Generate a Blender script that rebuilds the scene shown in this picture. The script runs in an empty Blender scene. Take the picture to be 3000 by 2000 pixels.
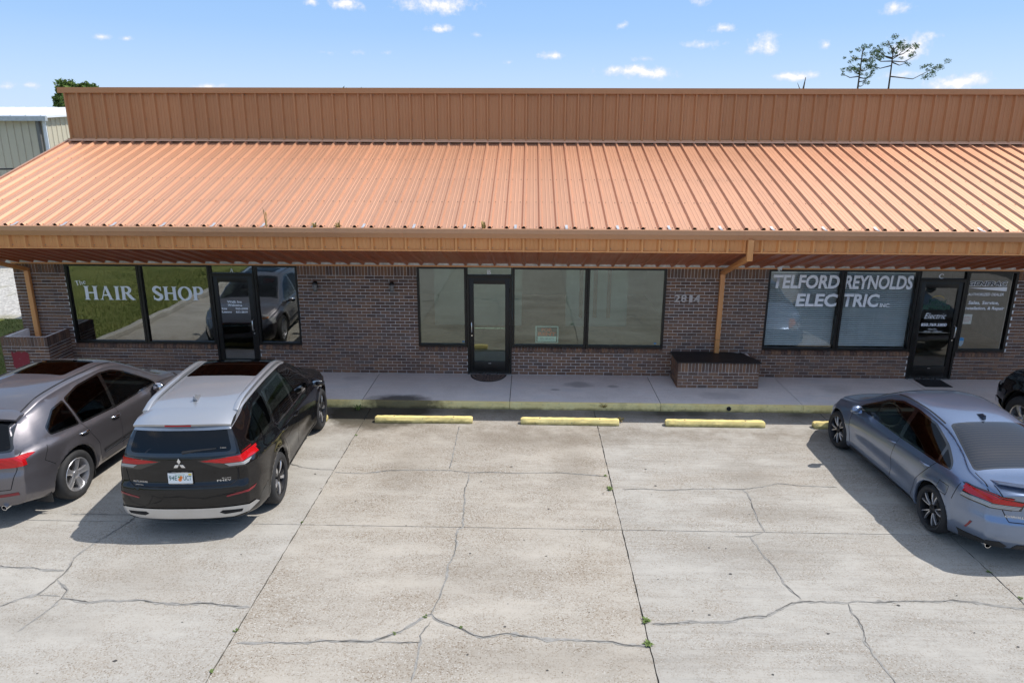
import bpy, bmesh, math, random
import numpy as np
from mathutils import Vector, Matrix

R = math.radians
PI = math.pi
S = bpy.context.scene
COL = S.collection
rng = random.Random(7)

# ------------------------------------------------------------------ camera
CAM_D, CAM_Z = 14.5556, 4.8061
PITCH, YAW, ROLL, LENS = 0.2722, 0.0244, 0.0037, 24.848
cam_data = bpy.data.cameras.new('camera')
cam = bpy.data.objects.new('camera', cam_data)
COL.objects.link(cam)
fw = Vector((-math.sin(YAW) * math.cos(PITCH), math.cos(YAW) * math.cos(PITCH), -math.sin(PITCH)))
rt = Vector((math.cos(YAW), math.sin(YAW), 0))
up = rt.cross(fw)
r2 = rt * math.cos(ROLL) + up * math.sin(ROLL)
u2 = -rt * math.sin(ROLL) + up * math.cos(ROLL)
mw = Matrix((r2, u2, -fw)).transposed().to_4x4()
mw.translation = (0, -CAM_D, CAM_Z)
cam.matrix_world = mw
cam_data.lens = LENS
cam_data.sensor_width = 36
cam_data.clip_start = 0.1
cam_data.clip_end = 3000
S.camera = cam

# ------------------------------------------------------------------ light and exposure
SUN_VEC = Vector((0.635, 0.11, 1.0)).normalized()
SUN_EL = math.asin(SUN_VEC.z)
SUN_AZ = math.atan2(SUN_VEC.x, SUN_VEC.y)
SKY_STRENGTH = 0.15
sun_data = bpy.data.lights.new('sun', 'SUN')
sun_data.energy = 3.5
sun_data.angle = R(0.53)
sun_data.color = (1.0, 0.955, 0.90)
sun = bpy.data.objects.new('sun', sun_data)
COL.objects.link(sun)
sun.rotation_euler = SUN_VEC.to_track_quat('Z', 'Y').to_euler()
sun.location = (30, 10, 40)
S.view_settings.view_transform = 'Standard'
S.view_settings.look = 'None'
S.view_settings.exposure = 0.46
S.view_settings.gamma = 1.0
S.view_settings.use_curve_mapping = False
S.cycles.max_bounces = 10
S.cycles.transparent_max_bounces = 16
S.cycles.caustics_reflective = False
S.cycles.caustics_refractive = False
S.cycles.use_denoising = True
S.cycles.adaptive_threshold = 0.02
S.cycles.sample_clamp_indirect = 6.0


# ------------------------------------------------------------------ node helper
class NT:
    def __init__(self, tree):
        self.t = tree
        self.n = tree.nodes
        self.l = tree.links

    def new(self, typ, **kw):
        nd = self.n.new(typ)
        for k, v in kw.items():
            setattr(nd, k, v)
        return nd

    def put(self, sock, val):
        if val is None:
            return
        if isinstance(val, bpy.types.NodeSocket):
            self.l.new(val, sock)
        else:
            if sock.type == 'RGBA' and hasattr(val, '__len__') and len(val) == 3:
                val = (*val, 1)
            sock.default_value = val

    def math(self, op, a, b=None, c=None, clamp=False):
        nd = self.new('ShaderNodeMath', operation=op, use_clamp=clamp)
        for i, x in enumerate((a, b, c)):
            self.put(nd.inputs[i], x)
        return nd.outputs[0]

    def vmath(self, op, a, b=None):
        nd = self.new('ShaderNodeVectorMath', operation=op)
        self.put(nd.inputs[0], a)
        self.put(nd.inputs[1], b)
        return nd.outputs['Value'] if op in ('LENGTH', 'DOT_PRODUCT', 'DISTANCE') else nd.outputs[0]

    def noise(self, vec, scale, detail=4, rough=.55, col=False, dist=0.0):
        nd = self.new('ShaderNodeTexNoise')
        self.put(nd.inputs['Vector'], vec)
        nd.inputs['Scale'].default_value = scale
        nd.inputs['Detail'].default_value = detail
        nd.inputs['Roughness'].default_value = rough
        nd.inputs['Distortion'].default_value = dist
        return nd.outputs['Color' if col else 'Fac']

    def voro(self, vec, scale, out='Distance', feature='F1'):
        nd = self.new('ShaderNodeTexVoronoi', feature=feature)
        self.put(nd.inputs['Vector'], vec)
        nd.inputs['Scale'].default_value = scale
        return nd.outputs[out]

    def ramp(self, fac, stops, interp='LINEAR'):
        nd = self.new('ShaderNodeValToRGB')
        cr = nd.color_ramp
        cr.interpolation = interp
        while len(cr.elements) < len(stops):
            cr.elements.new(0.5)
        for e, (p, c) in zip(cr.elements, stops):
            e.position = p
            e.color = (c, c, c, 1) if isinstance(c, (int, float)) else (*c, 1)
        self.put(nd.inputs[0], fac)
        return nd.outputs[0]

    def mix(self, fac, a, b, mode='MIX'):
        nd = self.new('ShaderNodeMix', data_type='RGBA', blend_type=mode)
        self.put(nd.inputs[0], fac)
        self.put(nd.inputs[6], a)
        self.put(nd.inputs[7], b)
        return nd.outputs[2]

    def mapr(self, v, a, b, c=0.0, d=1.0):
        nd = self.new('ShaderNodeMapRange')
        self.put(nd.inputs[0], v)
        for i, x in enumerate((a, b, c, d)):
            nd.inputs[i + 1].default_value = x
        return nd.outputs[0]

    def pos(self):
        return self.new('ShaderNodeNewGeometry').outputs['Position']

    def obj(self):
        return self.new('ShaderNodeTexCoord').outputs['Object']

    def scale(self, vec, s):
        nd = self.new('ShaderNodeMapping')
        self.put(nd.inputs[0], vec)
        nd.inputs['Scale'].default_value = s
        return nd.outputs[0]

    def sep(self, vec):
        nd = self.new('ShaderNodeSeparateXYZ')
        self.put(nd.inputs[0], vec)
        return nd.outputs

    def comb(self, x, y, z=0.0):
        nd = self.new('ShaderNodeCombineXYZ')
        for i, v in enumerate((x, y, z)):
            self.put(nd.inputs[i], v)
        return nd.outputs[0]

    def bump(self, h, strength=.3, dist=.01):
        nd = self.new('ShaderNodeBump')
        nd.inputs['Strength'].default_value = strength
        nd.inputs['Distance'].default_value = dist
        self.put(nd.inputs['Height'], h)
        return nd.outputs[0]


def new_mat(name):
    m = bpy.data.materials.new(name)
    m.use_nodes = True
    nt = NT(m.node_tree)
    nt.bsdf = next(n for n in nt.n if n.type == 'BSDF_PRINCIPLED')
    nt.out = next(n for n in nt.n if n.type == 'OUTPUT_MATERIAL')
    return m, nt


def setp(nt, **kw):
    names = dict(base='Base Color', rough='Roughness', metal='Metallic', spec='Specular IOR Level', coat='Coat Weight',
                 coat_rough='Coat Roughness', normal='Normal', ior='IOR', trans='Transmission Weight', alpha='Alpha',
                 sheen='Sheen Weight', coat_normal='Coat Normal')
    for k, v in kw.items():
        nt.put(nt.bsdf.inputs[names[k]], v)


def simple(name, base, rough=.6, metal=0.0, spec=.5, coat=0.0, coat_rough=.05, var=0.12, nscale=6.0, bump=0.0, bscale=60.0):
    m, nt = new_mat(name)
    p = nt.obj()
    f = nt.noise(p, nscale, 5)
    c = nt.mix(nt.mapr(f, .3, .7), tuple(x * (1 - var) for x in base), tuple(min(1, x * (1 + var)) for x in base))
    setp(nt, base=c, rough=nt.mapr(f, .3, .7, max(0, rough * .88), min(1, rough * 1.12)), metal=metal, spec=spec, coat=coat,
         coat_rough=coat_rough)
    if bump:
        setp(nt, normal=nt.bump(nt.noise(p, bscale, 3), bump, .004))
    return m


def glass_mat(name, tint, f0, rough=0.0, edge=.9, wavy=0.0):
    m, nt = new_mat(name)
    nt.n.remove(nt.bsdf)
    lw = nt.new('ShaderNodeLayerWeight')
    lw.inputs[0].default_value = .5
    sch = nt.math('POWER', lw.outputs['Facing'], 4.0)
    fac = nt.math('ADD', nt.math('MULTIPLY', sch, edge - f0), f0, clamp=True)
    tr = nt.new('ShaderNodeBsdfTransparent')
    nt.put(tr.inputs[0], tint)
    gl = nt.new('ShaderNodeBsdfGlossy')
    gl.inputs['Roughness'].default_value = rough
    if wavy:
        nt.put(gl.inputs['Normal'], nt.bump(nt.noise(nt.pos(), 1.7, 2, .4), wavy, .05))
    mx = nt.new('ShaderNodeMixShader')
    nt.l.new(fac, mx.inputs[0])
    nt.l.new(tr.outputs[0], mx.inputs[1])
    nt.l.new(gl.outputs[0], mx.inputs[2])
    nt.l.new(mx.outputs[0], nt.out.inputs[0])
    return m


# ------------------------------------------------------------------ mesh helper
def tag(o, label=None, cat=None, group=None, kind=None):
    if label:
        o['label'] = label
    if cat:
        o['category'] = cat
    if group:
        o['group'] = group
    if kind:
        o['kind'] = kind
    return o


def empty(name, loc=(0, 0, 0), rz=0.0, parent=None):
    o = bpy.data.objects.new(name, None)
    o.empty_display_size = .2
    COL.objects.link(o)
    o.location = loc
    o.rotation_euler = (0, 0, rz)
    if parent:
        o.parent = parent
    return o


class MB:
    def __init__(self):
        self.v, self.f, self.m = [], [], []

    def face(self, pts, mi=0):
        i = len(self.v)
        self.v.extend([tuple(p) for p in pts])
        self.f.append(tuple(range(i, i + len(pts))))
        self.m.append(mi)

    def box(self, x0, x1, y0, y1, z0, z1, mi=0, M=None):
        c = [(x0, y0, z0), (x1, y0, z0), (x1, y1, z0), (x0, y1, z0), (x0, y0, z1), (x1, y0, z1), (x1, y1, z1), (x0, y1, z1)]
        if M is not None:
            c = [tuple(M @ Vector(p)) for p in c]
        i = len(self.v)
        self.v.extend(c)
        for q in ((0, 3, 2, 1), (4, 5, 6, 7), (0, 1, 5, 4), (1, 2, 6, 5), (2, 3, 7, 6), (3, 0, 4, 7)):
            self.f.append(tuple(i + k for k in q))
            self.m.append(mi)

    def bar(self, a, b, w, h, upv=(0, 0, 1), mi=0):
        a, b = Vector(a), Vector(b)
        d = (b - a)
        L = d.length
        z = d.normalized()
        x = z.cross(Vector(upv))
        if x.length < 1e-4:
            x = z.cross(Vector((0, 1, 0)))
        x.normalize()
        y = x.cross(z)
        M = Matrix((x, y, z)).transposed().to_4x4()
        M.translation = a
        self.box(-w / 2, w / 2, -h / 2, h / 2, 0, L, mi, M)

    def prism(self, poly, off, mi=0):
        """closed prism from planar polygon (3D pts) swept by off"""
        n = len(poly)
        off = Vector(off)
        i = len(self.v)
        self.v.extend([tuple(p) for p in poly])
        self.v.extend([tuple(Vector(p) + off) for p in poly])
        self.f.append(tuple(i + k for k in range(n)))
        self.m.append(mi)
        self.f.append(tuple(i + n + k for k in reversed(range(n))))
        self.m.append(mi)
        for k in range(n):
            j = (k + 1) % n
            self.f.append((i + k, i + n + k, i + n + j, i + j))
            self.m.append(mi)

    def tube(self, path, rad, n=8, mi=0, caps=True):
        path = [Vector(p) for p in path]
        rads = rad if hasattr(rad, '__len__') else [rad] * len(path)
        rings = []
        ref = Vector((0.31, 0.17, 0.93)).normalized()
        for k, p in enumerate(path):
            d = (path[min(k + 1, len(path) - 1)] - path[max(k - 1, 0)]).normalized()
            x = d.cross(ref)
            if x.length < .05:
                x = d.cross(Vector((1, 0, 0)))
            x.normalize()
            y = d.cross(x)
            i = len(self.v)
            for a in range(n):
                t = 2 * PI * a / n
                self.v.append(tuple(p + (x * math.cos(t) + y * math.sin(t)) * rads[k]))
            rings.append(i)
        for r0, r1 in zip(rings, rings[1:]):
            for a in range(n):
                b = (a + 1) % n
                self.f.append((r0 + a, r0 + b, r1 + b, r1 + a))
                self.m.append(mi)
        if caps:
            self.f.append(tuple(rings[0] + a for a in reversed(range(n))))
            self.f.append(tuple(rings[-1] + a for a in range(n)))
            self.m += [mi, mi]

    def lathe(self, prof, n=32, M=None, mi=0, closed=False):
        """prof: list of (r, h); axis = local z"""
        M = M or Matrix()
        i = len(self.v)
        for (r, h) in prof:
            for a in range(n):
                t = 2 * PI * a / n
                self.v.append(tuple(M @ Vector((r * math.cos(t), r * math.sin(t), h))))
        m = len(prof)
        for k in range(m if closed else m - 1):
            k2 = (k + 1) % m
            for a in range(n):
                b = (a + 1) % n
                self.f.append((i + k * n + a, i + k * n + b, i + k2 * n + b, i + k2 * n + a))
                self.m.append(mi)

    def mesh(self, name, fix=True, bevel=0.0, merge=False):
        me = bpy.data.meshes.new(name)
        me.from_pydata(self.v, [], self.f)
        me.polygons.foreach_set('material_index', self.m)
        if fix or bevel or merge:
            bm = bmesh.new()
            bm.from_mesh(me)
            if merge:
                bmesh.ops.remove_doubles(bm, verts=bm.verts, dist=1e-5)
            if bevel:
                bmesh.ops.bevel(bm, geom=[e for e in bm.edges if len(e.link_faces) == 2 and e.calc_face_angle(0) > .6], offset=bevel,
                                segments=2, profile=.6, affect='EDGES', clamp_overlap=True)
            if fix:
                bmesh.ops.recalc_face_normals(bm, faces=bm.faces)
            bm.to_mesh(me)
            bm.free()
        me.update()
        return me

    def build(self, name, mat, parent=None, smooth=None, bevel=0.0, fix=True, merge=False, loc=None):
        me = self.mesh(name, fix, bevel, merge)
        return link_mesh(name, me, mat, parent, smooth if smooth is not None else (35 if bevel else None), loc)


def link_mesh(name, me, mat, parent=None, smooth=None, loc=None, rz=0.0):
    mats = mat if isinstance(mat, (list, tuple)) else [mat]
    if not me.materials:
        for m in mats:
            me.materials.append(m)
    if smooth:
        me.polygons.foreach_set('use_smooth', [True] * len(me.polygons))
        if smooth < 179:
            me.set_sharp_from_angle(angle=R(smooth))
    o = bpy.data.objects.new(name, me)
    COL.objects.link(o)
    if parent:
        o.parent = parent
    if loc:
        o.location = loc
    if rz:
        o.rotation_euler = (0, 0, rz)
    return o


def text_mesh(body, height, width=None, bold=0.0, shear=0.0, depth=0.0, spacing=1.0, align='LEFT'):
    """flat lettering from the built-in font, scaled to a cap height and a total width; lies in x-z facing -y"""
    cu = bpy.data.curves.new('t', 'FONT')
    cu.body = body
    cu.size = 1.0
    cu.offset = bold
    cu.shear = shear
    cu.space_character = spacing
    cu.resolution_u = 3
    cu.extrude = depth
    ob = bpy.data.objects.new('t', cu)
    COL.objects.link(ob)
    dg = bpy.context.evaluated_depsgraph_get()
    dg.update()
    me = bpy.data.meshes.new_from_object(ob.evaluated_get(dg))
    bpy.data.objects.remove(ob)
    bpy.data.curves.remove(cu)
    n = len(me.vertices)
    co = np.zeros(n * 3)
    me.vertices.foreach_get('co', co)
    co = co.reshape(-1, 3)
    lo, hi = co.min(0), co.max(0)
    sz = height / max(1e-6, hi[1] - lo[1])
    sx = sz if width is None else width / max(1e-6, hi[0] - lo[0])
    x = (co[:, 0] - lo[0]) * sx
    if align == 'CENTER':
        x -= x.max() / 2
    out = np.stack([x, -(co[:, 2]), (co[:, 1] - lo[1]) * sz], 1)
    me.vertices.foreach_set('co', out.ravel())
    me.update()
    return me


def lettering(name, body, x, y, z, height, width, mat, parent=None, bold=0.02, shear=0.0, spacing=1.0, rz=0.0, align='LEFT', tilt=0.0, depth=0.0):
    me = text_mesh(body, height, width, bold, shear, depth, spacing, align)
    o = link_mesh(name, me, mat, parent)
    o.location = (x, y, z)
    o.rotation_euler = (0, tilt, rz)
    return o


def pchip(xs, ys):
    x = np.array(xs, float)
    y = np.array(ys, float)
    o = np.argsort(x)
    x, y = x[o], y[o]
    h = np.diff(x)
    d = np.diff(y) / h
    m = np.zeros(len(x))
    m[0], m[-1] = d[0], d[-1]
    for i in range(1, len(x) - 1):
        if d[i - 1] * d[i] > 0:
            w1 = 2 * h[i] + h[i - 1]
            w2 = h[i] + 2 * h[i - 1]
            m[i] = (w1 + w2) / (w1 / d[i - 1] + w2 / d[i])

    def f(t):
        t = min(max(t, x[0]), x[-1])
        i = int(min(max(np.searchsorted(x, t) - 1, 0), len(h) - 1))
        s = (t - x[i]) / h[i]
        return float((1 + 2 * s) * (1 - s) ** 2 * y[i] + s * (1 - s) ** 2 * h[i] * m[i] + s * s * (3 - 2 * s) * y[i + 1] + s * s * (s - 1) * h[i] * m[i + 1])
    return f


def sstep(a, b, t):
    t = min(max((t - a) / (b - a), 0), 1)
    return t * t * (3 - 2 * t)
# ------------------------------------------------------------------ sky with small fair-weather clouds
# azimuth, elevation, half width, half height (radians), density; each list holds clouds that do not overlap in azimuth
CLOUD_LAYERS = [
    [(-0.619, 0.059, 0.014, 0.004, 0.5), (-0.519, 0.117, 0.012, 0.004, 0.6), (-0.477, 0.051, 0.006, 0.002, 0.4), (-0.407, 0.066, 0.023, 0.005, 0.95), (-0.282, 0.169, 0.011, 0.005, 0.7), (-0.227, 0.113, 0.008, 0.003, 0.35), (-0.125, 0.172, 0.053, 0.012, 1), (-0.029, 0.104, 0.008, 0.003, 0.5), (0.134, 0.091, 0.06, 0.009, 1), (0.294, 0.121, 0.028, 0.012, 0.95), (0.363, 0.119, 0.008, 0.006, 0.9), (0.454, 0.11, 0.028, 0.017, 1.1)],
    [(-0.597, 0.06, 0.01, 0.004, 0.6), (-0.494, 0.117, 0.008, 0.003, 0.5), (-0.235, 0.168, 0.023, 0.008, 1), (-0.187, 0.114, 0.008, 0.003, 0.3), (-0.12, 0.143, 0.02, 0.006, 0.85), (-0.068, 0.137, 0.01, 0.004, 0.45), (0.027, 0.113, 0.017, 0.006, 0.95), (0.119, 0.148, 0.013, 0.005, 0.75), (0.217, 0.122, 0.031, 0.006, 0.8), (0.336, 0.083, 0.031, 0.007, 1), (0.515, 0.07, 0.038, 0.01, 1.1)],
    [(-0.263, 0.111, 0.01, 0.003, 0.3), (0.146, 0.107, 0.013, 0.004, 0.5), (0.24, 0.14, 0.018, 0.006, 0.8), (0.438, 0.153, 0.022, 0.008, 0.8)],
    [(0.214, 0.171, 0.016, 0.007, 0.5), (0.447, 0.08, 0.023, 0.006, 0.7)],
]


def build_world():
    w = bpy.data.worlds.new('World')
    S.world = w
    w.cycles.sampling_method = 'NONE'
    w.use_nodes = True
    nt = NT(w.node_tree)
    bg = next(n for n in nt.n if n.type == 'BACKGROUND')
    sk = nt.new('ShaderNodeTexSky', sky_type='NISHITA', sun_disc=False)
    sk.sun_elevation = SUN_EL
    sk.sun_rotation = SUN_AZ
    sk.altitude = 0
    sk.air_density = 1.0
    sk.dust_density = 1.0
    sk.ozone_density = 3.0
    d = nt.vmath('NORMALIZE', nt.new('ShaderNodeTexCoord').outputs['Generated'])
    x, y, z = nt.sep(d)
    az = nt.math('ARCTAN2', x, y)
    el = nt.math('ARCSINE', z)
    k = 1.0 / SKY_STRENGTH
    # humid summer air: pale at the horizon, clear blue above; unseen overhead part brightened to lift the shade
    air = nt.ramp(nt.math('DIVIDE', el, 1.5708), [(0, (.50 * k, .61 * k, .75 * k)), (.045, (.39 * k, .53 * k, .74 * k)), (.09, (.27 * k, .44 * k, .72 * k)), (.15, (.19 * k, .37 * k, .70 * k)), (.45, (.46 * k, .54 * k, .68 * k)), (1, (.55 * k, .59 * k, .66 * k))])
    base = nt.mix(nt.mapr(el, .30, .75, .88, .65), sk.outputs[0], air)
    p = nt.comb(az, el, 0.0)
    wob = nt.noise(p, 26.0, 4, .62, col=True)
    wobv = nt.vmath('SUBTRACT', wob, (.5, .5, .5))
    fx = nt.mapr(az, -.8, .8)
    field = None
    for L in CLOUD_LAYERS:
        s1, s2 = [], []
        for i, (a, e, wa, we, dn) in enumerate(L):
            pos = 0.0 if i == 0 else ((L[i - 1][0] + 1.45 * L[i - 1][2] + a - 1.45 * wa) / 2 + .8) / 1.6
            s1.append((pos, ((a + .8) / 1.6, e, wa)))
            s2.append((pos, (we * 10, dn, 0)))
        r1 = nt.sep(nt.ramp(fx, s1, 'CONSTANT'))
        r2_ = nt.sep(nt.ramp(fx, s2, 'CONSTANT'))
        dx = nt.math('DIVIDE', nt.math('SUBTRACT', az, nt.math('MULTIPLY_ADD', r1[0], 1.6, -.8)), r1[2])
        dy = nt.math('DIVIDE', nt.math('SUBTRACT', el, r1[1]), nt.math('MULTIPLY', r2_[0], .1))
        v = nt.vmath('ADD', nt.comb(dx, dy, 0.0), nt.vmath('MULTIPLY', wobv, (2.5, 2.6, 0)))
        f = nt.math('MULTIPLY', nt.math('SUBTRACT', 1.0, nt.vmath('LENGTH', v)), r2_[1])
        field = f if field is None else nt.math('MAXIMUM', field, f)
    # the rest of the sky carries the same scattered cumulus
    q = nt.comb(nt.math('MULTIPLY', az, 1.0), nt.math('MULTIPLY', el, 2.2), 0.0)
    q = nt.vmath('ADD', q, nt.vmath('MULTIPLY', wobv, (.10, .10, 0)))
    vd, vc = nt.voro(q, 4.0), nt.sep(nt.voro(q, 4.0, 'Color'))
    rest = nt.math('SUBTRACT', nt.math('MULTIPLY', vc[0], .85), nt.math('MULTIPLY', vd, 1.6))
    inframe = nt.math('MULTIPLY', nt.math('LESS_THAN', nt.math('ABSOLUTE', az), .76), nt.math('LESS_THAN', el, .27))
    field = nt.math('MAXIMUM', field, nt.math('SUBTRACT', rest, nt.math('MULTIPLY', inframe, 3.0)))
    fine = nt.noise(p, 70.0, 5, .68)
    m = nt.math('ADD', field, nt.math('MULTIPLY', nt.math('SUBTRACT', fine, .5), 1.7))
    mask = nt.math('MULTIPLY', nt.math('POWER', nt.mapr(m, -.02, .80), 1.1), nt.math('GREATER_THAN', el, 0.0))
    lit = nt.mix(nt.mapr(m, .10, .85), (.56 * k, .60 * k, .70 * k), (.80 * k, .78 * k, .80 * k))
    col = nt.mix(nt.math('MULTIPLY', mask, .90), base, lit)
    nt.l.new(col, bg.inputs[0])
    bg.inputs[1].default_value = SKY_STRENGTH


build_world()
# ------------------------------------------------------------------ ground materials
def concrete_mat(name, base, tone=.10, agg=.5, streak=.5, stain=True, rough=.88, brown=.5):
    m, nt = new_mat(name)
    p = nt.pos()
    oi = nt.new('ShaderNodeObjectInfo').outputs['Random']
    big = nt.noise(p, .55, 5, .6)
    mid = nt.noise(p, 2.6, 6, .65)
    st = nt.noise(nt.scale(p, (.5, 9.0, 1)), 1.6, 5, .65)
    st2 = nt.noise(nt.scale(p, (.8, 34.0, 1)), 1.3, 3, .6)
    c = nt.mix(nt.mapr(big, .3, .7), tuple(x * (1 - tone) for x in base), tuple(x * (1 + tone) for x in base))
    c = nt.mix(nt.math('MULTIPLY', nt.mapr(mid, .42, .72), .28), c, tuple(x * .78 for x in base))
    c = nt.mix(nt.math('MULTIPLY', nt.mapr(st, .48, .72), streak * .55), c, tuple(x * .62 for x in base))
    c = nt.mix(nt.math('MULTIPLY', nt.mapr(st2, .55, .75), streak * .62), c, tuple(x * .58 for x in base))
    # exposed aggregate: brown, grey and pale stones in patches
    vo = nt.voro(p, 62.0, 'Color')
    vs = nt.sep(vo)
    stone = nt.ramp(vs[0], [(0, (.115, .078, .048)), (.30, (.21, .155, .10)), (.52, (.29, .245, .19)), (.72, (.38, .355, .31)), (1, (.54, .52, .48))])
    vd = nt.voro(p, 62.0)
    pat = nt.noise(nt.scale(p, (.7, 1.7, 1)), 1.1, 7, .72)
    worn = nt.math('ADD', nt.mapr(mid, .40, .62, .05, .50), nt.mapr(pat, .40, .58, .10, .75))
    c = nt.mix(nt.math('MULTIPLY', nt.mapr(pat, .50, .36), .55), c, tuple(min(.62, x * 1.22) for x in base))
    c = nt.mix(nt.math('MULTIPLY', nt.mapr(pat, .48, .64), .30 * agg), c, (.22, .18, .135))
    amt = nt.math('MULTIPLY', nt.math('MULTIPLY', nt.mapr(vd, .62, .30), nt.math('GREATER_THAN', vs[1], .38)), nt.math('MULTIPLY', worn, agg), clamp=True)
    c = nt.mix(amt, c, stone)
    grit = nt.noise(p, 34.0, 3, .75)
    c = nt.mix(nt.math('MULTIPLY', nt.mapr(grit, .55, .66), nt.math('MULTIPLY', worn, .65 * agg)), c, (.155, .115, .078))
    c = nt.mix(nt.math('MULTIPLY', nt.mapr(big, .52, .75), brown), c, nt.mix(.5, c, (.25, .195, .135)))
    c = nt.mix(nt.mapr(oi, 0, 1, 0, .16), c, tuple(x * .75 for x in base))
    if stain:
        x, y, z = nt.sep(p)
        wn = nt.math('MULTIPLY', nt.math('SUBTRACT', nt.noise(p, 3.2, 5, .6), .5), .9)
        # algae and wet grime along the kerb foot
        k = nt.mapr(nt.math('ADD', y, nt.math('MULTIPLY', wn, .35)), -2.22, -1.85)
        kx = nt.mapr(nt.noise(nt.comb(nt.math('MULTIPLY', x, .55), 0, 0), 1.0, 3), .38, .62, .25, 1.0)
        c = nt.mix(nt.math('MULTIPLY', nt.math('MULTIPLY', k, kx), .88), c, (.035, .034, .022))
        dx = nt.math('DIVIDE', nt.math('SUBTRACT', x, -2.85), 1.15)
        dy = nt.math('DIVIDE', nt.math('SUBTRACT', y, -2.0), .80)
        rr = nt.math('ADD', nt.math('POWER', nt.math('ADD', nt.math('MULTIPLY', dx, dx), nt.math('MULTIPLY', dy, dy)), .5), wn)
        wet = nt.mapr(rr, 1.05, .72)
        c = nt.mix(nt.math('MULTIPLY', wet, .90), c, (.045, .040, .026))
        # soft oil and drip stains in the bays
        for (sx, sy, rx, ry, am) in ((-1.95, -4.4, .45, .9, .30), (.75, -4.2, .40, 1.0, .30), (3.45, -4.5, .5, .8, .28), (-.6, -7.2, .9, .5, .18), (2.9, -6.6, 1.1, .35, .22), (-4.6, -7.4, .8, .5, .18), (.2, -3.2, 1.5, .35, .30), (3.2, -5.6, 1.2, .22, .28), (-5.5, -8.2, 1.6, .3, .2), (.4, -8.6, 1.8, .3, .25)):
            ex = nt.math('DIVIDE', nt.math('SUBTRACT', x, sx), rx)
            ey = nt.math('DIVIDE', nt.math('SUBTRACT', y, sy), ry)
            er = nt.math('ADD', nt.math('POWER', nt.math('ADD', nt.math('MULTIPLY', ex, ex), nt.math('MULTIPLY', ey, ey)), .5), wn)
            c = nt.mix(nt.math('MULTIPLY', nt.mapr(er, 1.2, .3), am), c, (.15, .125, .095))
        # brown soot where tyres stop
        ty = nt.math('MULTIPLY', nt.mapr(nt.math('ADD', y, wn), -3.5, -2.9), nt.mapr(nt.math('ADD', y, wn), -2.3, -2.7))
        c = nt.mix(nt.math('MULTIPLY', nt.math('MULTIPLY', ty, nt.mapr(mid, .35, .65)), .55), c, (.175, .145, .11))
    h = nt.math('ADD', nt.math('MULTIPLY', grit, .6), nt.math('MULTIPLY', st2, .5))
    setp(nt, base=c, rough=rough, spec=.25, normal=nt.bump(h, .35, .006))
    return m


M_LOTL = concrete_mat('concrete_pale', (.385, .364, .324), .10, .70, .40)
M_LOTC = concrete_mat('concrete_aggregate', (.382, .350, .300), .10, 1.0, .45, brown=.5)
M_LOTR = concrete_mat('concrete_broomed', (.372, .353, .316), .10, .75, .9)
M_WALK = concrete_mat('sidewalk_concrete', (.76, .70, .655), .14, .25, .35, stain=False, brown=.1)
M_JOINT = simple('joint_filler', (.06, .056, .048), .95, var=.4, nscale=20)
M_CRACK = simple('crack_dirt', (.085, .08, .07), .95, var=.4, nscale=20)
M_CRACKE = simple('crack_edge_grey', (.262, .252, .232), .95, var=.25, nscale=14, bump=.4)
M_KERBC = concrete_mat('kerb_concrete', (.40, .385, .35), .12, .3, .3, stain=False)


def yellow_mat(name, wear=.5, stain=False, pale=0):
    m, nt = new_mat(name)
    p = nt.pos()
    n1 = nt.noise(p, 5.0, 6, .65)
    n2 = nt.noise(nt.scale(p, (1.2, 1, 6)), 3.0, 5, .6)
    c = nt.mix(nt.mapr(n1, .3, .7), (.86, .66, .26), (.90, .76, .36)) if not pale else nt.mix(nt.mapr(n1, .3, .7), (.76, .60, .22), (.82, .69, .30))
    c = nt.mix(nt.math('MULTIPLY', nt.mapr(n2, .55, .75), wear), c, (.36, .32, .14))
    c = nt.mix(nt.math('MULTIPLY', nt.mapr(nt.noise(p, 22, 4), .62, .72), wear), c, (.30, .28, .22))
    c = nt.mix(nt.math('MULTIPLY', nt.mapr(nt.noise(p, 2.1, 6, .7), .56, .70), wear * .8), c, (.20, .18, .12))
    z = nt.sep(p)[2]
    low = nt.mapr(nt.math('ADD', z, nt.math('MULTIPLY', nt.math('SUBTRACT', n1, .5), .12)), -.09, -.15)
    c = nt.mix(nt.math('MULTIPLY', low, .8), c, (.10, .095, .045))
    if stain:
        x = nt.sep(p)[0]
        d = nt.math('ABSOLUTE', nt.math('SUBTRACT', x, -2.45))
        wv = nt.mapr(nt.math('ADD', d, nt.math('MULTIPLY', nt.math('SUBTRACT', n1, .5), .9)), .85, .45)
        c = nt.mix(nt.math('MULTIPLY', wv, .8), c, (.045, .042, .03))
    setp(nt, base=c, rough=.75, spec=.3, normal=nt.bump(n1, .3, .004))
    return m


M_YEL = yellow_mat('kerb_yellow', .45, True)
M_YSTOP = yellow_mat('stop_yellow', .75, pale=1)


def grass_mat(name):
    m, nt = new_mat(name)
    p = nt.pos()
    n = nt.noise(p, .8, 6, .6)
    f = nt.noise(p, 18, 4, .7)
    c = nt.mix(nt.mapr(n, .3, .7), (.085, .115, .028), (.19, .20, .060))
    c = nt.mix(nt.math('MULTIPLY', nt.mapr(f, .45, .7), .5), c, (.20, .19, .085))
    setp(nt, base=c, rough=.95, spec=.1, normal=nt.bump(f, .8, .03))
    return m


def blade_mat():
    m, nt = new_mat('grass_blades')
    isl = nt.new('ShaderNodeNewGeometry').outputs['Random Per Island']
    c = nt.ramp(isl, [(0, (.05, .085, .015)), (.5, (.10, .14, .03)), (.8, (.16, .18, .05)), (1, (.28, .25, .11))])
    setp(nt, base=c, rough=.7, spec=.2)
    return m


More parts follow.
